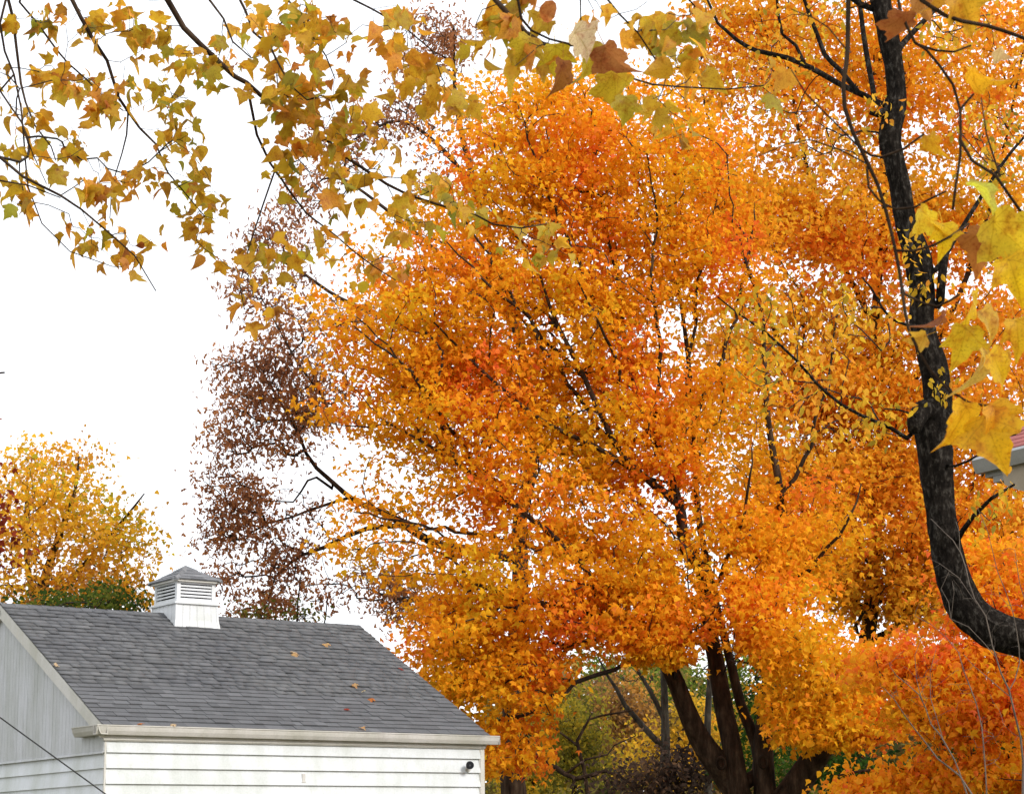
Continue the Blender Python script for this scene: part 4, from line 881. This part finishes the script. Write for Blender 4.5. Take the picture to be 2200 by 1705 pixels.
# ------------------------------------------------------------------ leaning dark trunk at the right
def bark_disp(P, a, R):
    out = np.ones((len(P), len(a)))
    for i, p in enumerate(P):
        for j, b_ in enumerate(a):
            c = (math.cos(b_)*2.6, math.sin(b_)*2.6, i*.05)
            n1 = noise.noise(Vector((c[0]*1.7, c[1]*1.7, c[2]*1.3))); n2 = noise.noise(Vector((c[0]*4.5, c[1]*4.5, c[2]*4.0+7)))
            n3 = noise.noise(Vector((c[0]*.6, c[1]*.6, c[2]*.9+3)))
            out[i, j] = 1+.16*(1-2.6*abs(n1))+.09*n2+.20*n3
    return out
def leaning():
    g = at(2520, 1705, 12.2); root = empty('leaning_tree', (g[0], g[1], 0)); tag(root, 'dark rough-barked tree that sweeps in from the right edge and rises past the house', 'tree')
    Y = 13.0; t = Tree(15)
    C = [('w', g[0], g[1], -.1, .22), (2500, 2100, 12.3, 100), (2450, 1800, 12.4, 92), (2370, 1560, 12.6, 86), (2290, 1440, 12.8, 82), (2220, 1385, 13, 80), (2157, 1361, 13, 78), (2110, 1338, 13, 76), (2074, 1300, 13, 74), (2050, 1250, 13, 68), (2037, 1200, 13, 64), (2029, 1150, 13, 62), (2021, 1090, 13, 62), (2014, 1030, 13, 68), (2007, 960, 13, 75), (2004, 907, 13, 78), (2014, 858, 13, 58), (2010, 800, 13, 55), (1992, 740, 13, 52), (1981, 690, 13, 52), (1983, 642, 13, 52), (1977, 588, 13, 56), (1966, 535, 13, 56), (1947, 480, 13, 46), (1936, 413, 13, 46), (1922, 347, 13, 44), (1912, 298, 13, 52), (1920, 248, 13, 50), (1926, 198, 13, 41), (1919, 132, 13, 41), (1906, 66, 13, 46), (1891, 0, 13, 44), (1870, -120, 13, 40), (1850, -300, 13, 30), (1850, -480, 13, 14)]
    P = []; R = []
    for p in C:
        if p[0] == 'w': P.append(np.array(p[1:4])); R.append(p[4])
        else: P.append(at(p[0], p[1], p[2])); R.append(p[3]*.93*p[2]/F/2)
    Cc, Rr = catmull(P, R, .022); V, q, tr = tube(Cc, Rr, 40, True, bark_disp)
    link('trunk', np_mesh('trunk', V, [q, tr], smooth=True), root, MAT['bark_dark'])
    # skeleton for attaching the side limbs
    Cs, Rs = catmull(P, R, .12); par = -1
    for i in range(len(Cs)):
        k = t.n; t.P[k] = Cs[i]; t.rad[k] = Rs[i]; t.main[k] = True; t.par[k] = par; par = k; t.n += 1
    t.limb([(2016, 655, 13, 20), (2022, 610, 12.9, 20), (2028, 560, 12.9, 19), (2033, 528, 12.9, 17)], .05, 'broken_stub')
    t.limb([(1985, 880, 12.9, 46), (1968, 905, 12.8, 40), (1964, 930, 12.8, 26)], .03, 'burl')
    t.limb([(1900, 240, 13, 20), (1885, 246, 12.9, 14), (1868, 242, 12.9, 9)], .03, 'stub')
    t.limb([(1900, 225, 13.1, 16), (1861, 207, 13.3, 14), (1808, 183, 13.5, 13.5), (1746, 148, 13.7, 13), (1690, 124, 13.8, 12), (1625, 109, 13.9, 10.5), (1583, 86, 14, 9), (1542, 50, 14, 7), (1520, 0, 14, 5), (1500, -60, 14, 3)], .1)
    t.limb([(1845, 200, 13.3, 12), (1808, 154, 13.4, 11.5), (1772, 118, 13.5, 11), (1752, 65, 13.5, 10), (1728, 0, 13.5, 8), (1700, -90, 13.5, 4)], .1)
    t.limb([(1730, 140, 13.7, 9), (1710, 98, 13.7, 8), (1681, 74, 13.7, 7), (1669, 0, 13.7, 6), (1660, -80, 13.7, 3)], .1)
    t.limb([(1880, 215, 13.2, 12), (1868, 150, 13.4, 13), (1856, 80, 13.5, 12), (1846, 0, 13.6, 10), (1830, -100, 13.6, 5)], .1)
    t.limb([(1882, 22, 13, 17), (1850, 10, 13, 14), (1820, -10, 13, 11), (1760, -60, 13, 6)], .1)
    t.limb([(1965, 925, 12.9, 11), (1949, 941, 12.8, 10), (1915, 920, 12.7, 8.5), (1846, 890, 12.5, 7.5), (1808, 869, 12.4, 7), (1755, 824, 12.2, 6.5), (1713, 776, 12.1, 6), (1643, 712, 12, 5), (1588, 675, 12, 4), (1542, 638, 12, 3)], .1)
    t.limb([(1975, 700, 13, 9), (1949, 698, 12.8, 7), (1915, 686, 12.7, 6), (1896, 662, 12.7, 5.5), (1872, 619, 12.7, 4.5), (1851, 595, 12.7, 3)], .1)
    t.limb([(1985, 905, 12.9, 8), (1962, 890, 12.7, 5), (1930, 880, 12.6, 4), (1900, 878, 12.5, 3)], .1)
    t.limb([(2046, 1170, 13, 16), (2068, 1140, 12.8, 12), (2090, 1110, 12.7, 10), (2130, 1070, 12.6, 8), (2180, 1040, 12.5, 5)], .1)
    t.limb([(2025, 1000, 13, 8), (2052, 1001, 12.8, 6), (2080, 990, 12.8, 5), (2108, 973, 12.7, 4)], .1)
    t.limb([(2010, 580, 13, 12), (2060, 500, 13.2, 10), (2110, 420, 13.3, 9), (2170, 330, 13.4, 7), (2260, 230, 13.5, 4)], .1)
    t.limb([(1935, 100, 13, 14), (1990, 40, 13.2, 12), (2060, -30, 13.4, 9), (2160, -120, 13.6, 5)], .1)
    r = t.r
    bl = [(1700, 780, 130, 90, 12.3, .5, 24), (1830, 700, 90, 110, 12.6, .5, 20), (1620, 660, 90, 70, 12, .4, 12), (1880, 880, 70, 70, 12.6, .4, 12), (1750, 900, 110, 60, 12.4, .5, 13), (1640, 200, 130, 110, 13.9, .7, 20), (1780, 330, 110, 100, 13.5, .7, 16), (1720, 60, 110, 70, 13.6, .6, 14), (1990, 620, 40, 30, 12.8, .15, 5), (1965, 530, 30, 35, 12.8, .15, 4), (2010, 830, 35, 25, 12.8, .15, 4), (1890, 240, 35, 25, 12.8, .15, 4), (2130, 300, 90, 120, 13.5, .6, 22), (2160, 520, 60, 90, 13.4, .5, 10), (2080, 60, 100, 60, 13.4, .6, 14), (2130, 1090, 60, 50, 12.6, .4, 6)]
    t.grow(blob_points(bl, r), .11, .20, .3, .0022, .42, .35, .1)
    t.build(root, MAT['bark_dark'], MAT['twig'], 12, 4)
    SM = [(.30, .24, .035), (.58, .38, .03), (.78, .44, .03), (.88, .40, .035), (.88, .32, .04)]
    foliage(t, 'crown', root, T_OVAL, 10, (.07, .07, .07), .055, SM, 35, wl=1.1, droop=(.3, 2.0), upbias=.3, base=.52, fieldamp=.3, frac=.6)
    settle(root)
leaning()

# ------------------------------------------------------------------ bare shrub, lower right
def bare_shrub():
    Y = 11.0; g = at(2170, 1705, Y); root = empty('bare_shrub', (g[0], g[1], 0)); tag(root, 'leafless shrub of thin pale twigs in front of the lower-right foliage', 'shrub'); t = Tree(16)
    B = (2160, 2300)
    def stem(pts, w0, w1):
        n = len(pts); L = [(x, y, Y+.12*math.sin(x*.02), (w0+(w1-w0)*i/(n-1))*.62) for i, (x, y) in enumerate(pts)]; t.limb(L, .08, 'stem', .002)
    t.limb([('w', g[0], g[1], -.05, .02), (2165, 2350, Y, 14), (2160, 2200, Y, 12)], .1, 'stem')
    stem([(2150, 1950), (2089, 1705), (2014, 1629), (1986, 1593), (1943, 1536), (1921, 1500), (1900, 1479)], 7, 2.2)
    stem([(2140, 1900), (2050, 1629), (2000, 1554), (1975, 1493), (1925, 1450), (1911, 1429)], 6, 2)
    stem([(1987, 1520), (1968, 1457), (1966, 1407), (1979, 1372)], 3, 1.6)
    stem([(2030, 1600), (2000, 1500), (1998, 1440), (2012, 1390)], 3, 1.6)
    stem([(2190, 1900), (2197, 1636), (2179, 1529), (2168, 1482), (2150, 1443), (2132, 1386), (2118, 1322), (2093, 1286), (2064, 1186), (2029, 1143), (2000, 1114)], 8, 2)
    stem([(2168, 1482), (2190, 1422), (2175, 1314), (2143, 1225), (2122, 1143), (2100, 1090)], 4.5, 1.6)
    stem([(2140, 1410), (2080, 1345), (2043, 1329), (2038, 1293), (2022, 1264), (2040, 1225)], 3.5, 1.6)
    stem([(2043, 1329), (2050, 1270), (2046, 1248)], 2.6, 1.5)
    stem([(2100, 1300), (2060, 1240), (2020, 1210), (1998, 1200)], 2.8, 1.4)
    stem([(2064, 1186), (2060, 1140), (2054, 1120)], 2.4, 1.4)
    stem([(2120, 1760), (2110, 1560), (2070, 1440), (2060, 1400), (2000, 1340), (1965, 1322)], 5, 1.6)
    stem([(2175, 1500), (2130, 1460), (2090, 1430), (2070, 1405)], 3, 1.4)
    stem([(2200, 1700), (2230, 1500), (2215, 1350), (2190, 1250), (2180, 1180)], 5, 1.6)
    t.grow(blob_points([(1960, 1470, 70, 80, Y, .2, 30), (2060, 1500, 90, 120, Y, .25, 34), (2140, 1300, 70, 130, Y, .25, 32), (2040, 1250, 60, 90, Y, .2, 16), (2150, 1580, 60, 90, Y, .25, 22)], t.r), .08, .2, .3, .0008, .35, .4, .1)
    t.build(root, MAT['twig_pale'], MAT['twig_pale'], 6, 3); settle(root)
bare_shrub()

# ------------------------------------------------------------------ overhanging yellow tree, top left and centre
OVATE = outline([(.06,-.03),(.28,.02),(.40,.22),(.36,.45),(.24,.66),(.10,.86),(0,1.02)])
BLN = [blade(MAPLE_BIG, False, .35, .45, .2), blade(MAPLE_SOFT, False, .45, .65, -.3), blade(MAPLE_BIG, False, -.25, .9, .4), blade(MAPLE_SOFT, False, .15, .35, .45), blade(MAPLE_SOFT, False, .9, .5, .2), blade(OVATE, False, .5, .6, .3), blade(OVATE, False, .2, .9, -.4)]
BLM = [blade_mesh(b_, 'leaf', MAT['leaf_near'], .5) for b_ in BLN]
BLB = [blade_mesh(blade(*a), 'leaf', MAT['leaf_big'], .55) for a in ((MAPLE_BIG, True, .25, .5, .25), (MAPLE_SOFT, True, .5, .7, -.4), (MAPLE_BIG, True, -.35, 1.0, .5), (MAPLE_SOFT, True, 1.0, .6, .3), (MAPLE_BIG, True, .7, 1.2, -.6))]
OCHRE = [(.30, .31, .03), (.50, .38, .03), (.64, .40, .03), (.70, .38, .03), (.72, .32, .04), (.52, .21, .06)]
def leaf_dirs(r, n, droop=(.2, 2.0), face=0.5):
    d = r.normal(size=(n, 3)); d[:, 2] = 0; d = unit(d); d[:, 2] = -(droop[0]+(droop[1]-droop[0])*r.rand(n))
    nr = r.normal(size=(n, 3))*.8; nr[:, 2] += .5; nr[:, 1] -= face
    return d, nr
def overhang():
    base = np.array([-3.3, 6.6, 0]); root = empty('yellow_maple', tuple(base)); tag(root, 'ochre-yellow maple whose branches hang into the top left of the picture', 'tree')
    t = Tree(17)
    t.limb([('w', *base, .22), ('w', -3.3, 6.7, 1.2, .18), ('w', -3.2, 6.9, 3.5, .16), ('w', -2.9, 7.3, 5.6, .13), ('w', -2.6, 7.8, 7.2, .09), ('w', -2.2, 8.4, 8.4, .05)], .2, 'trunk')
    Y = 10.0
    def L(pts, w0, w1, Ys=Y, Ye=None):
        n = len(pts); Ye = Ye or Ys; t.limb([(x, y, Ys+(Ye-Ys)*i/(n-1), w0+(w1-w0)*i/(n-1)) for i, (x, y) in enumerate(pts)], .12)
    t.limb([('w', -2.7, 7.6, 6.8, .06), ('w', -2.4, 8.6, 6.9, .05), (60, -380, 9.4, 26), (230, -150, 9.8, 19)], .15, 'limb')
    L([(230, -150), (310, -70), (360, 0), (395, 60), (430, 95), (470, 133), (505, 165), (530, 178), (560, 205), (600, 228), (640, 245), (690, 290), (740, 335), (785, 365), (830, 395), (880, 420), (960, 445), (1010, 455), (1060, 482), (1120, 490), (1190, 478)], 15, 3, 9.8, 10.4)
    L([(530, 178), (540, 230), (552, 290), (580, 350), (605, 385), (625, 415), (660, 460), (720, 505), (760, 540), (800, 570), (850, 602)], 7, 2.5, 10, 10.2)
    t.limb([('w', -2.75, 7.5, 6.5, .05), ('w', -2.6, 8.5, 6.6, .04), (-60, -300, 9.5, 16), (90, -110, 9.8, 12)], .15, 'limb')
    L([(590, 368), (565, 440), (535, 530), (515, 610), (525, 665)], 4.5, 2, 10, 10)
    L([(90, -110), (155, 0), (175, 40), (200, 85), (230, 130), (255, 210), (275, 240), (300, 275), (335, 310), (360, 370), (385, 400), (440, 465)], 11, 2.5, 9.8, 10)
    L([(275, 245), (272, 290), (262, 330), (240, 400), (236, 470)], 4.5, 2)
    L([(90, -110), (18, 0), (28, 40), (35, 100), (45, 180), (55, 220), (75, 270), (110, 315), (120, 345)], 9, 2.5, 9.7, 9.6)
    L([(60, -60), (42, 5), (80, 50), (120, 105), (145, 135), (185, 170), (225, 210), (265, 238)], 6, 3, 9.7, 9.9)
    L([(20, -30), (0, 50), (10, 110), (30, 160), (45, 230), (55, 350), (60, 400), (90, 480), (150, 540), (240, 572), (275, 575)], 6, 1.6, 9.6, 9.4)
    t.limb([('w', -2.9, 7.3, 5.4, .05), ('w', -2.7, 8.0, 4.9, .035), (-180, 180, 9.2, 13)], .12, 'limb')
    L([(-180, 180), (0, 338), (50, 380), (130, 420), (175, 450), (240, 505), (290, 550), (335, 625)], 8, 2.5, 9.2, 9.4)
    L([(-120, 330), (0, 388), (60, 398), (130, 425)], 5, 2.5, 9.2, 9.3)
    L([(0, 195), (20, 225), (45, 260), (70, 330), (100, 395)], 5, 2, 9.5, 9.4)
    L([(230, -150), (400, -90), (450, 0), (480, 40), (500, 90), (540, 125)], 8, 3, 9.8, 9.5)
    L([(400, -90), (500, -30), (545, 70), (580, 100), (600, 140), (625, 185), (660, 215), (692, 205)], 7, 3, 9.7, 9.4)
    L([(500, -40), (600, -20), (660, 60), (700, 120), (720, 170)], 6, 2.5, 9.6, 9.3)
    L([(600, -30), (720, -20), (800, 20), (870, 60), (930, 110), (950, 170)], 6, 2.5, 9.6, 9.6)
    # nearer limb that crosses the top centre
    t.limb([('w', -2.9, 7.2, 5.5, .06), ('w', -2.0, 6.6, 5.6, .05), ('w', -1.1, 6.4, 5.3, .04), (760, -320, 6.3, 26), (930, -140, 6.3, 20)], .12, 'limb')
    L([(930, -140), (1060, -5), (1105, 45), (1130, 70), (1165, 93), (1190, 100), (1232, 97)], 14, 7, 6.3)
    L([(1000, -100), (1113, 0), (1120, 40), (1142, 66), (1180, 84)], 8, 5, 6.2)
    L([(930, -140), (1150, -90), (1247, 0), (1248, 58)], 6, 3, 6.4)
    L([(1232, 97), (1290, 130), (1350, 166), (1400, 181), (1450, 186), (1560, 192), (1640, 184)], 6, 3, 6.2, 6.6)
    L([(1150, -90), (1290, -20), (1330, 30), (1370, 70), (1400, 115), (1430, 170)], 6, 2.5, 6.5, 6.8)
    L([(1150, -90), (1420, -60), (1490, 10), (1520, 60)], 6, 2.5, 6.6, 7.0)
    r = t.r
    bl = [(100, 40, 110, 45, 9.8, .4, 13), (250, 40, 90, 45, 9.8, .4, 11), (30, 200, 55, 90, 9.6, .3, 10), (110, 170, 90, 45, 9.8, .4, 13), (210, 200, 75, 45, 9.9, .4, 14), (90, 290, 90, 75, 9.6, .4, 18), (180, 320, 60, 45, 9.8, .3, 10), (220, 380, 45, 40, 9.8, .3, 6), (310, 60, 60, 60, 9.9, .3, 9), (370, 130, 60, 50, 9.9, .3, 10), (360, 220, 55, 40, 9.9, .3, 9), (390, 290, 55, 40, 10, .3, 9), (300, 380, 50, 40, 9.9, .3, 6), (390, 370, 60, 50, 10, .3, 9), (450, 440, 50, 50, 10, .3, 7), (440, 540, 40, 40, 10, .3, 4), (210, 480, 70, 60, 9.5, .3, 9), (270, 530, 70, 50, 9.5, .3, 8), (60, 440, 50, 60, 9.4, .3, 4), (20, 390, 40, 40, 9.3, .3, 4), (180, 400, 60, 30, 9.6, .3, 5),
          (470, 130, 70, 60, 9.9, .4, 11), (560, 60, 80, 60, 9.5, .4, 20), (680, 60, 100, 75, 9.4, .4, 25), (620, 180, 80, 60, 9.6, .4, 22), (740, 190, 60, 60, 9.6, .4, 13), (660, 280, 80, 60, 9.9, .4, 15), (780, 310, 90, 60, 10, .4, 18), (740, 400, 80, 45, 10, .4, 12), (880, 390, 70, 55, 10.1, .4, 12), (620, 360, 55, 60, 10, .4, 9), (840, 60, 70, 60, 9.5, .4, 11), (930, 150, 60, 70, 9.6, .4, 10), (870, 130, 40, 60, 9.6, .3, 6), (970, 210, 60, 40, 9.7, .3, 6), (690, 500, 50, 40, 10.1, .3, 6), (790, 560, 60, 40, 10.2, .3, 7), (860, 570, 45, 40, 10.2, .3, 5), (540, 540, 45, 40, 10, .3, 5), (520, 630, 40, 60, 10, .3, 6), (570, 660, 35, 25, 10, .2, 3), (600, 540, 45, 25, 10, .3, 4), (1000, 460, 70, 35, 10.3, .3, 9), (1150, 500, 70, 35, 10.4, .3, 9), (1180, 545, 50, 25, 10.4, .2, 4), (880, 470, 60, 40, 10.2, .3, 8), (940, 400, 50, 35, 10.2, .3, 6),
          (1100, 20, 60, 40, 6.3, .3, 6), (1130, 120, 50, 45, 6.2, .2, 5), (1380, 40, 80, 45, 6.7, .3, 8), (1480, 40, 70, 45, 6.9, .3, 8), (1480, 130, 60, 50, 6.8, .3, 5), (1420, 200, 60, 40, 6.7, .3, 4), (1490, 270, 40, 40, 6.7, .3, 3), (1040, 60, 40, 50, 6.4, .2, 4), (1290, 30, 50, 30, 6.5, .2, 3), (1640, 160, 40, 30, 6.7, .2, 2)]
    t.grow(blob_points(bl, r), .09, .15, .1, .0013, .38, .35, .02, maxd=.42)
    t.build(root, MAT['bark'], MAT['twig'], 10, 4)
    # leaves: at each twig end two or three, hanging on their stalks
    rec = []
    for (i, ids) in t.chains:
        P = t.P[ids]
        m = r.choice([1, 2, 3, 4])
        for _ in range(m):
            rec.append(P[-1-r.randint(0, max(1, len(P)//3+1))]+r.normal(size=3)*[.035, .05, .03])
    pos = np.array(rec); n = len(pos); d, nr = leaf_dirs(r, n, (.1, 2.4), .15); size = .078*(.45+.85*r.rand(n)); pxx, pyy = proj(pos); size = size*np.where((pxx > 470) & (pxx < 1020), 1.03, 1.0)
    dist = np.linalg.norm(pos-CAM, axis=1); tt = .50+.14*field(pos, 5, 1.2)+.20*r.normal(size=n); col = palette(OCHRE, tt)*(1+.12*r.normal(size=(n, 1))); col = np.clip(col, .01, .85)
    px_, py_ = proj(pos); vis = (px_ > -15) & (px_ < 2215) & (py_ > -15) & (py_ < 1720); order = np.argsort(-(size/dist)*np.where(vis, 1, .1)); print('overhang leaves', n)
    for i in order[:300]:
        o = link('leaf', BLM[r.randint(len(BLM))], root); o.color = (*col[i], 1)
        o.matrix_local = Matrix.Translation(-Vector(root.location)) @ leaf_matrix(pos[i]+unit(d[i])*size[i]*.35, d[i], nr[i], size[i])
    k = order[300:]
    if len(k):
        Vs, Ts, Cs, off = [], [], [], 0
        o = link('small_leaves', leaf_cloud('small_leaves', BLN, pos[k]+unit(d[k])*size[k, None]*.2, d[k], nr[k], size[k], col[k]), root, MAT['leaf_near_tint']); o['kind'] = 'stuff'
    # the big individual leaves round the nearer limb
    for px, py, sz, ang, c, Yk in [(1128, 108, .13, 250, (.58, .42, .03), 6.2), (1195, 128, .13, 275, (.62, .48, .03), 6.25), (1207, 165, .13, 265, (.30, .11, .02), 6.0), (1255, 88, .12, 325, (.74, .58, .36), 6.1), (1318, 132, .15, 300, (.34, .13, .04), 6.1), (1325, 190, .15, 285, (.66, .46, .03), 6.2), (1345, 232, .10, 270, (.50, .38, .03), 6.2), (1262, 150, .12, 290, (.52, .40, .03), 6.3), (1090, 60, .11, 240, (.46, .40, .03), 6.3), (1160, 60, .11, 220, (.58, .40, .04), 6.4)]:
        sz *= .84; p = at(px, py, Yk); a = math.radians(ang); dd = _rt*math.cos(a)+_up*math.sin(a)+_fw*r.normal()*.3; nn = -_fw+r.normal(size=3)*.35
        o = link('leaf', BLB[r.randint(len(BLB))], root); o.color = (*c, 1); o.matrix_local = Matrix.Translation(-Vector(root.location)) @ leaf_matrix(p-unit(dd)*sz*.45, dd, nn, sz)
    settle_only(root)
def settle_only(root):
    for ch in root.children:
        if ch.name.split('.')[0] != 'leaf': ch.matrix_parent_inverse = Matrix.Translation(-Vector(root.location))
overhang()

# ------------------------------------------------------------------ near branch with big yellow leaves, right edge
def near_branch():
    base = np.array([3.1, 3.2, 0]); root = empty('yellow_maple', tuple(base)); tag(root, 'nearest tree, big bright yellow leaves on thin dark twigs at the right edge', 'tree')
    t = Tree(18); Y = 5.0
    t.limb([('w', *base, .12), ('w', 3.05, 3.4, 1.5, .10), ('w', 2.8, 3.8, 3.2, .08), ('w', 2.2, 4.3, 4.5, .05), ('w', 1.2, 4.9, 4.75, .03), (1960, -330, 5, 17), (1850, -150, 5, 13)], .12, 'trunk')
    def L(pts, w0, w1, Ys=Y, Ye=None):
        n = len(pts); Ye = Ye or Ys; t.limb([(x, y, Ys+(Ye-Ys)*i/(n-1), w0+(w1-w0)*i/(n-1)) for i, (x, y) in enumerate(pts)], .04, 'twig', .0006)
    L([(1850, -150), (1828, -60), (1823, 0), (1821, 66), (1819, 132), (1811, 182), (1815, 232), (1830, 281), (1850, 321), (1866, 354), (1886, 397), (1903, 453), (1922, 529), (1938, 617), (1952, 709), (1974, 755), (1998, 794), (2041, 840), (2083, 865), (2126, 872), (2168, 854)], 12, 5)
    L([(1850, 321), (1870, 334), (1893, 337), (1940, 320), (1985, 288)], 6, 5)
    L([(1903, 440), (1925, 449), (1965, 444), (2000, 427), (2032, 411)], 6, 5)
    L([(1862, 360), (1866, 402), (1888, 430), (1908, 445)], 6, 5)
    L([(1925, 538), (1960, 540), (2005, 527), (2042, 508), (2082, 480)], 6.5, 5)
    L([(1945, 632), (1985, 652), (2015, 658), (2040, 646), (2062, 632)], 6, 5)
    L([(1820, 110), (1780, 60), (1750, 40), (1700, 20)], 4, 2.5)
    L([(1819, 20), (1870, 5), (1900, -20)], 4, 3)
    L([(1850, 321), (1790, 260), (1730, 200), (1700, 150)], 5, 2.5)
    L([(1866, 354), (1800, 320), (1740, 300), (1690, 310), (1620, 340)], 4, 2)
    t.limb([(1960, -330, 5, 14), (1930, -120, 4.9, 12)], .06, 'twig')
    L([(1930, -120), (1930, 0), (1934, 20), (1946, 52), (1966, 92), (1990, 107), (2020, 142), (2048, 182), (2063, 235), (2063, 330), (2053, 400), (2047, 450)], 8, 6, 4.9)
    L([(1968, 94), (2010, 108), (2050, 112), (2086, 98)], 6, 5, 4.9)
    L([(2063, 235), (2076, 220), (2092, 202)], 6, 5, 4.9)
    t.limb([(1960, -330, 5, 14), (1950, -120, 4.8, 13)], .06, 'twig')
    L([(1950, -120), (1980, 0), (2030, 33), (2065, 45), (2120, 56), (2200, 82), (2300, 120)], 11, 9, 4.8)
    L([(2063, 300), (2090, 345), (2140, 376), (2170, 420), (2200, 462), (2260, 520)], 8, 7, 4.9)
    L([(2150, 380), (2120, 290), (2108, 210)], 5, 3, 4.9)
    L([(2260, 520), (2200, 575), (2133, 556)], 9, 8, 4.85)
    t.build(root, MAT['bark'], MAT['twig'], 8, 4)
    r = np.random.RandomState(3)
    YEL, GRN, BRN, ORB, PAL = (.82, .58, .015), (.50, .54, .05), (.32, .12, .03), (.58, .30, .03), (.76, .62, .30)
    lv = [(1938, 62, .115, 262, BRN, 4.9, 2), (1985, 15, .09, 290, (.42, .20, .05), 4.9, 1), (2078, 18, .15, 300, (.72, .44, .03), 4.8, 1), (2020, -5, .12, 250, ORB, 4.8, 0), (2118, 172, .135, 320, (.74, .42, .02), 4.9, 1), (2160, 118, .07, 300, PAL, 4.9, 3), (2004, 310, .075, 285, (.66, .38, .02), 5, 4),
          (2120, 420, .15, 330, GRN, 4.8, 1), (2165, 510, .17, 305, (.68, .52, .03), 4.8, 0), (1992, 478, .115, 290, (.68, .52, .03), 5, 0), (2030, 510, .11, 275, YEL, 5, 1), (2108, 530, .12, 250, (.34, .14, .03), 4.9, 4), (2180, 590, .14, 285, YEL, 4.8, 1),
          (2012, 692, .085, 250, BRN, 5, 4), (1968, 728, .075, 200, (.68, .44, .05), 5, 3), (2090, 665, .13, 270, YEL, 4.95, 0), (2070, 740, .135, 262, (.72, .56, .03), 4.95, 1), (2130, 700, .13, 300, (.68, .50, .06), 4.9, 0), (2110, 790, .12, 280, (.62, .48, .10), 4.9, 4), (2150, 790, .13, 310, YEL, 4.9, 0), (2190, 720, .12, 280, (.72, .48, .02), 4.9, 1),
          (2062, 915, .165, 255, (.76, .46, .015), 4.95, 0), (2128, 935, .17, 275, (.76, .48, .015), 4.9, 0), (2150, 900, .12, 300, (.72, .42, .02), 4.9, 1)]
    for px, py, sz, ang, c, Yk, k in lv:
        sz *= .78; c = (min(c[0]*1.12+.01, .9), min(c[1]*1.02, .8), c[2])
        p = at(px, py, Yk); a = math.radians(ang); dd = _rt*math.cos(a)+_up*math.sin(a)+_fw*r.normal()*.25; nn = -_fw+r.normal(size=3)*.75+np.array([0, 0, .25])
        o = link('leaf', BLB[k], root); o.color = (*c, 1); o.matrix_local = Matrix.Translation(-Vector(root.location)) @ leaf_matrix(p-unit(dd)*sz*.45, dd, nn, sz)
    settle_only(root)
near_branch()
print('tris', sum(len(o.data.loops)-2*len(o.data.polygons) for o in bpy.data.objects if o.type == 'MESH'), 'objects', len(bpy.data.objects))
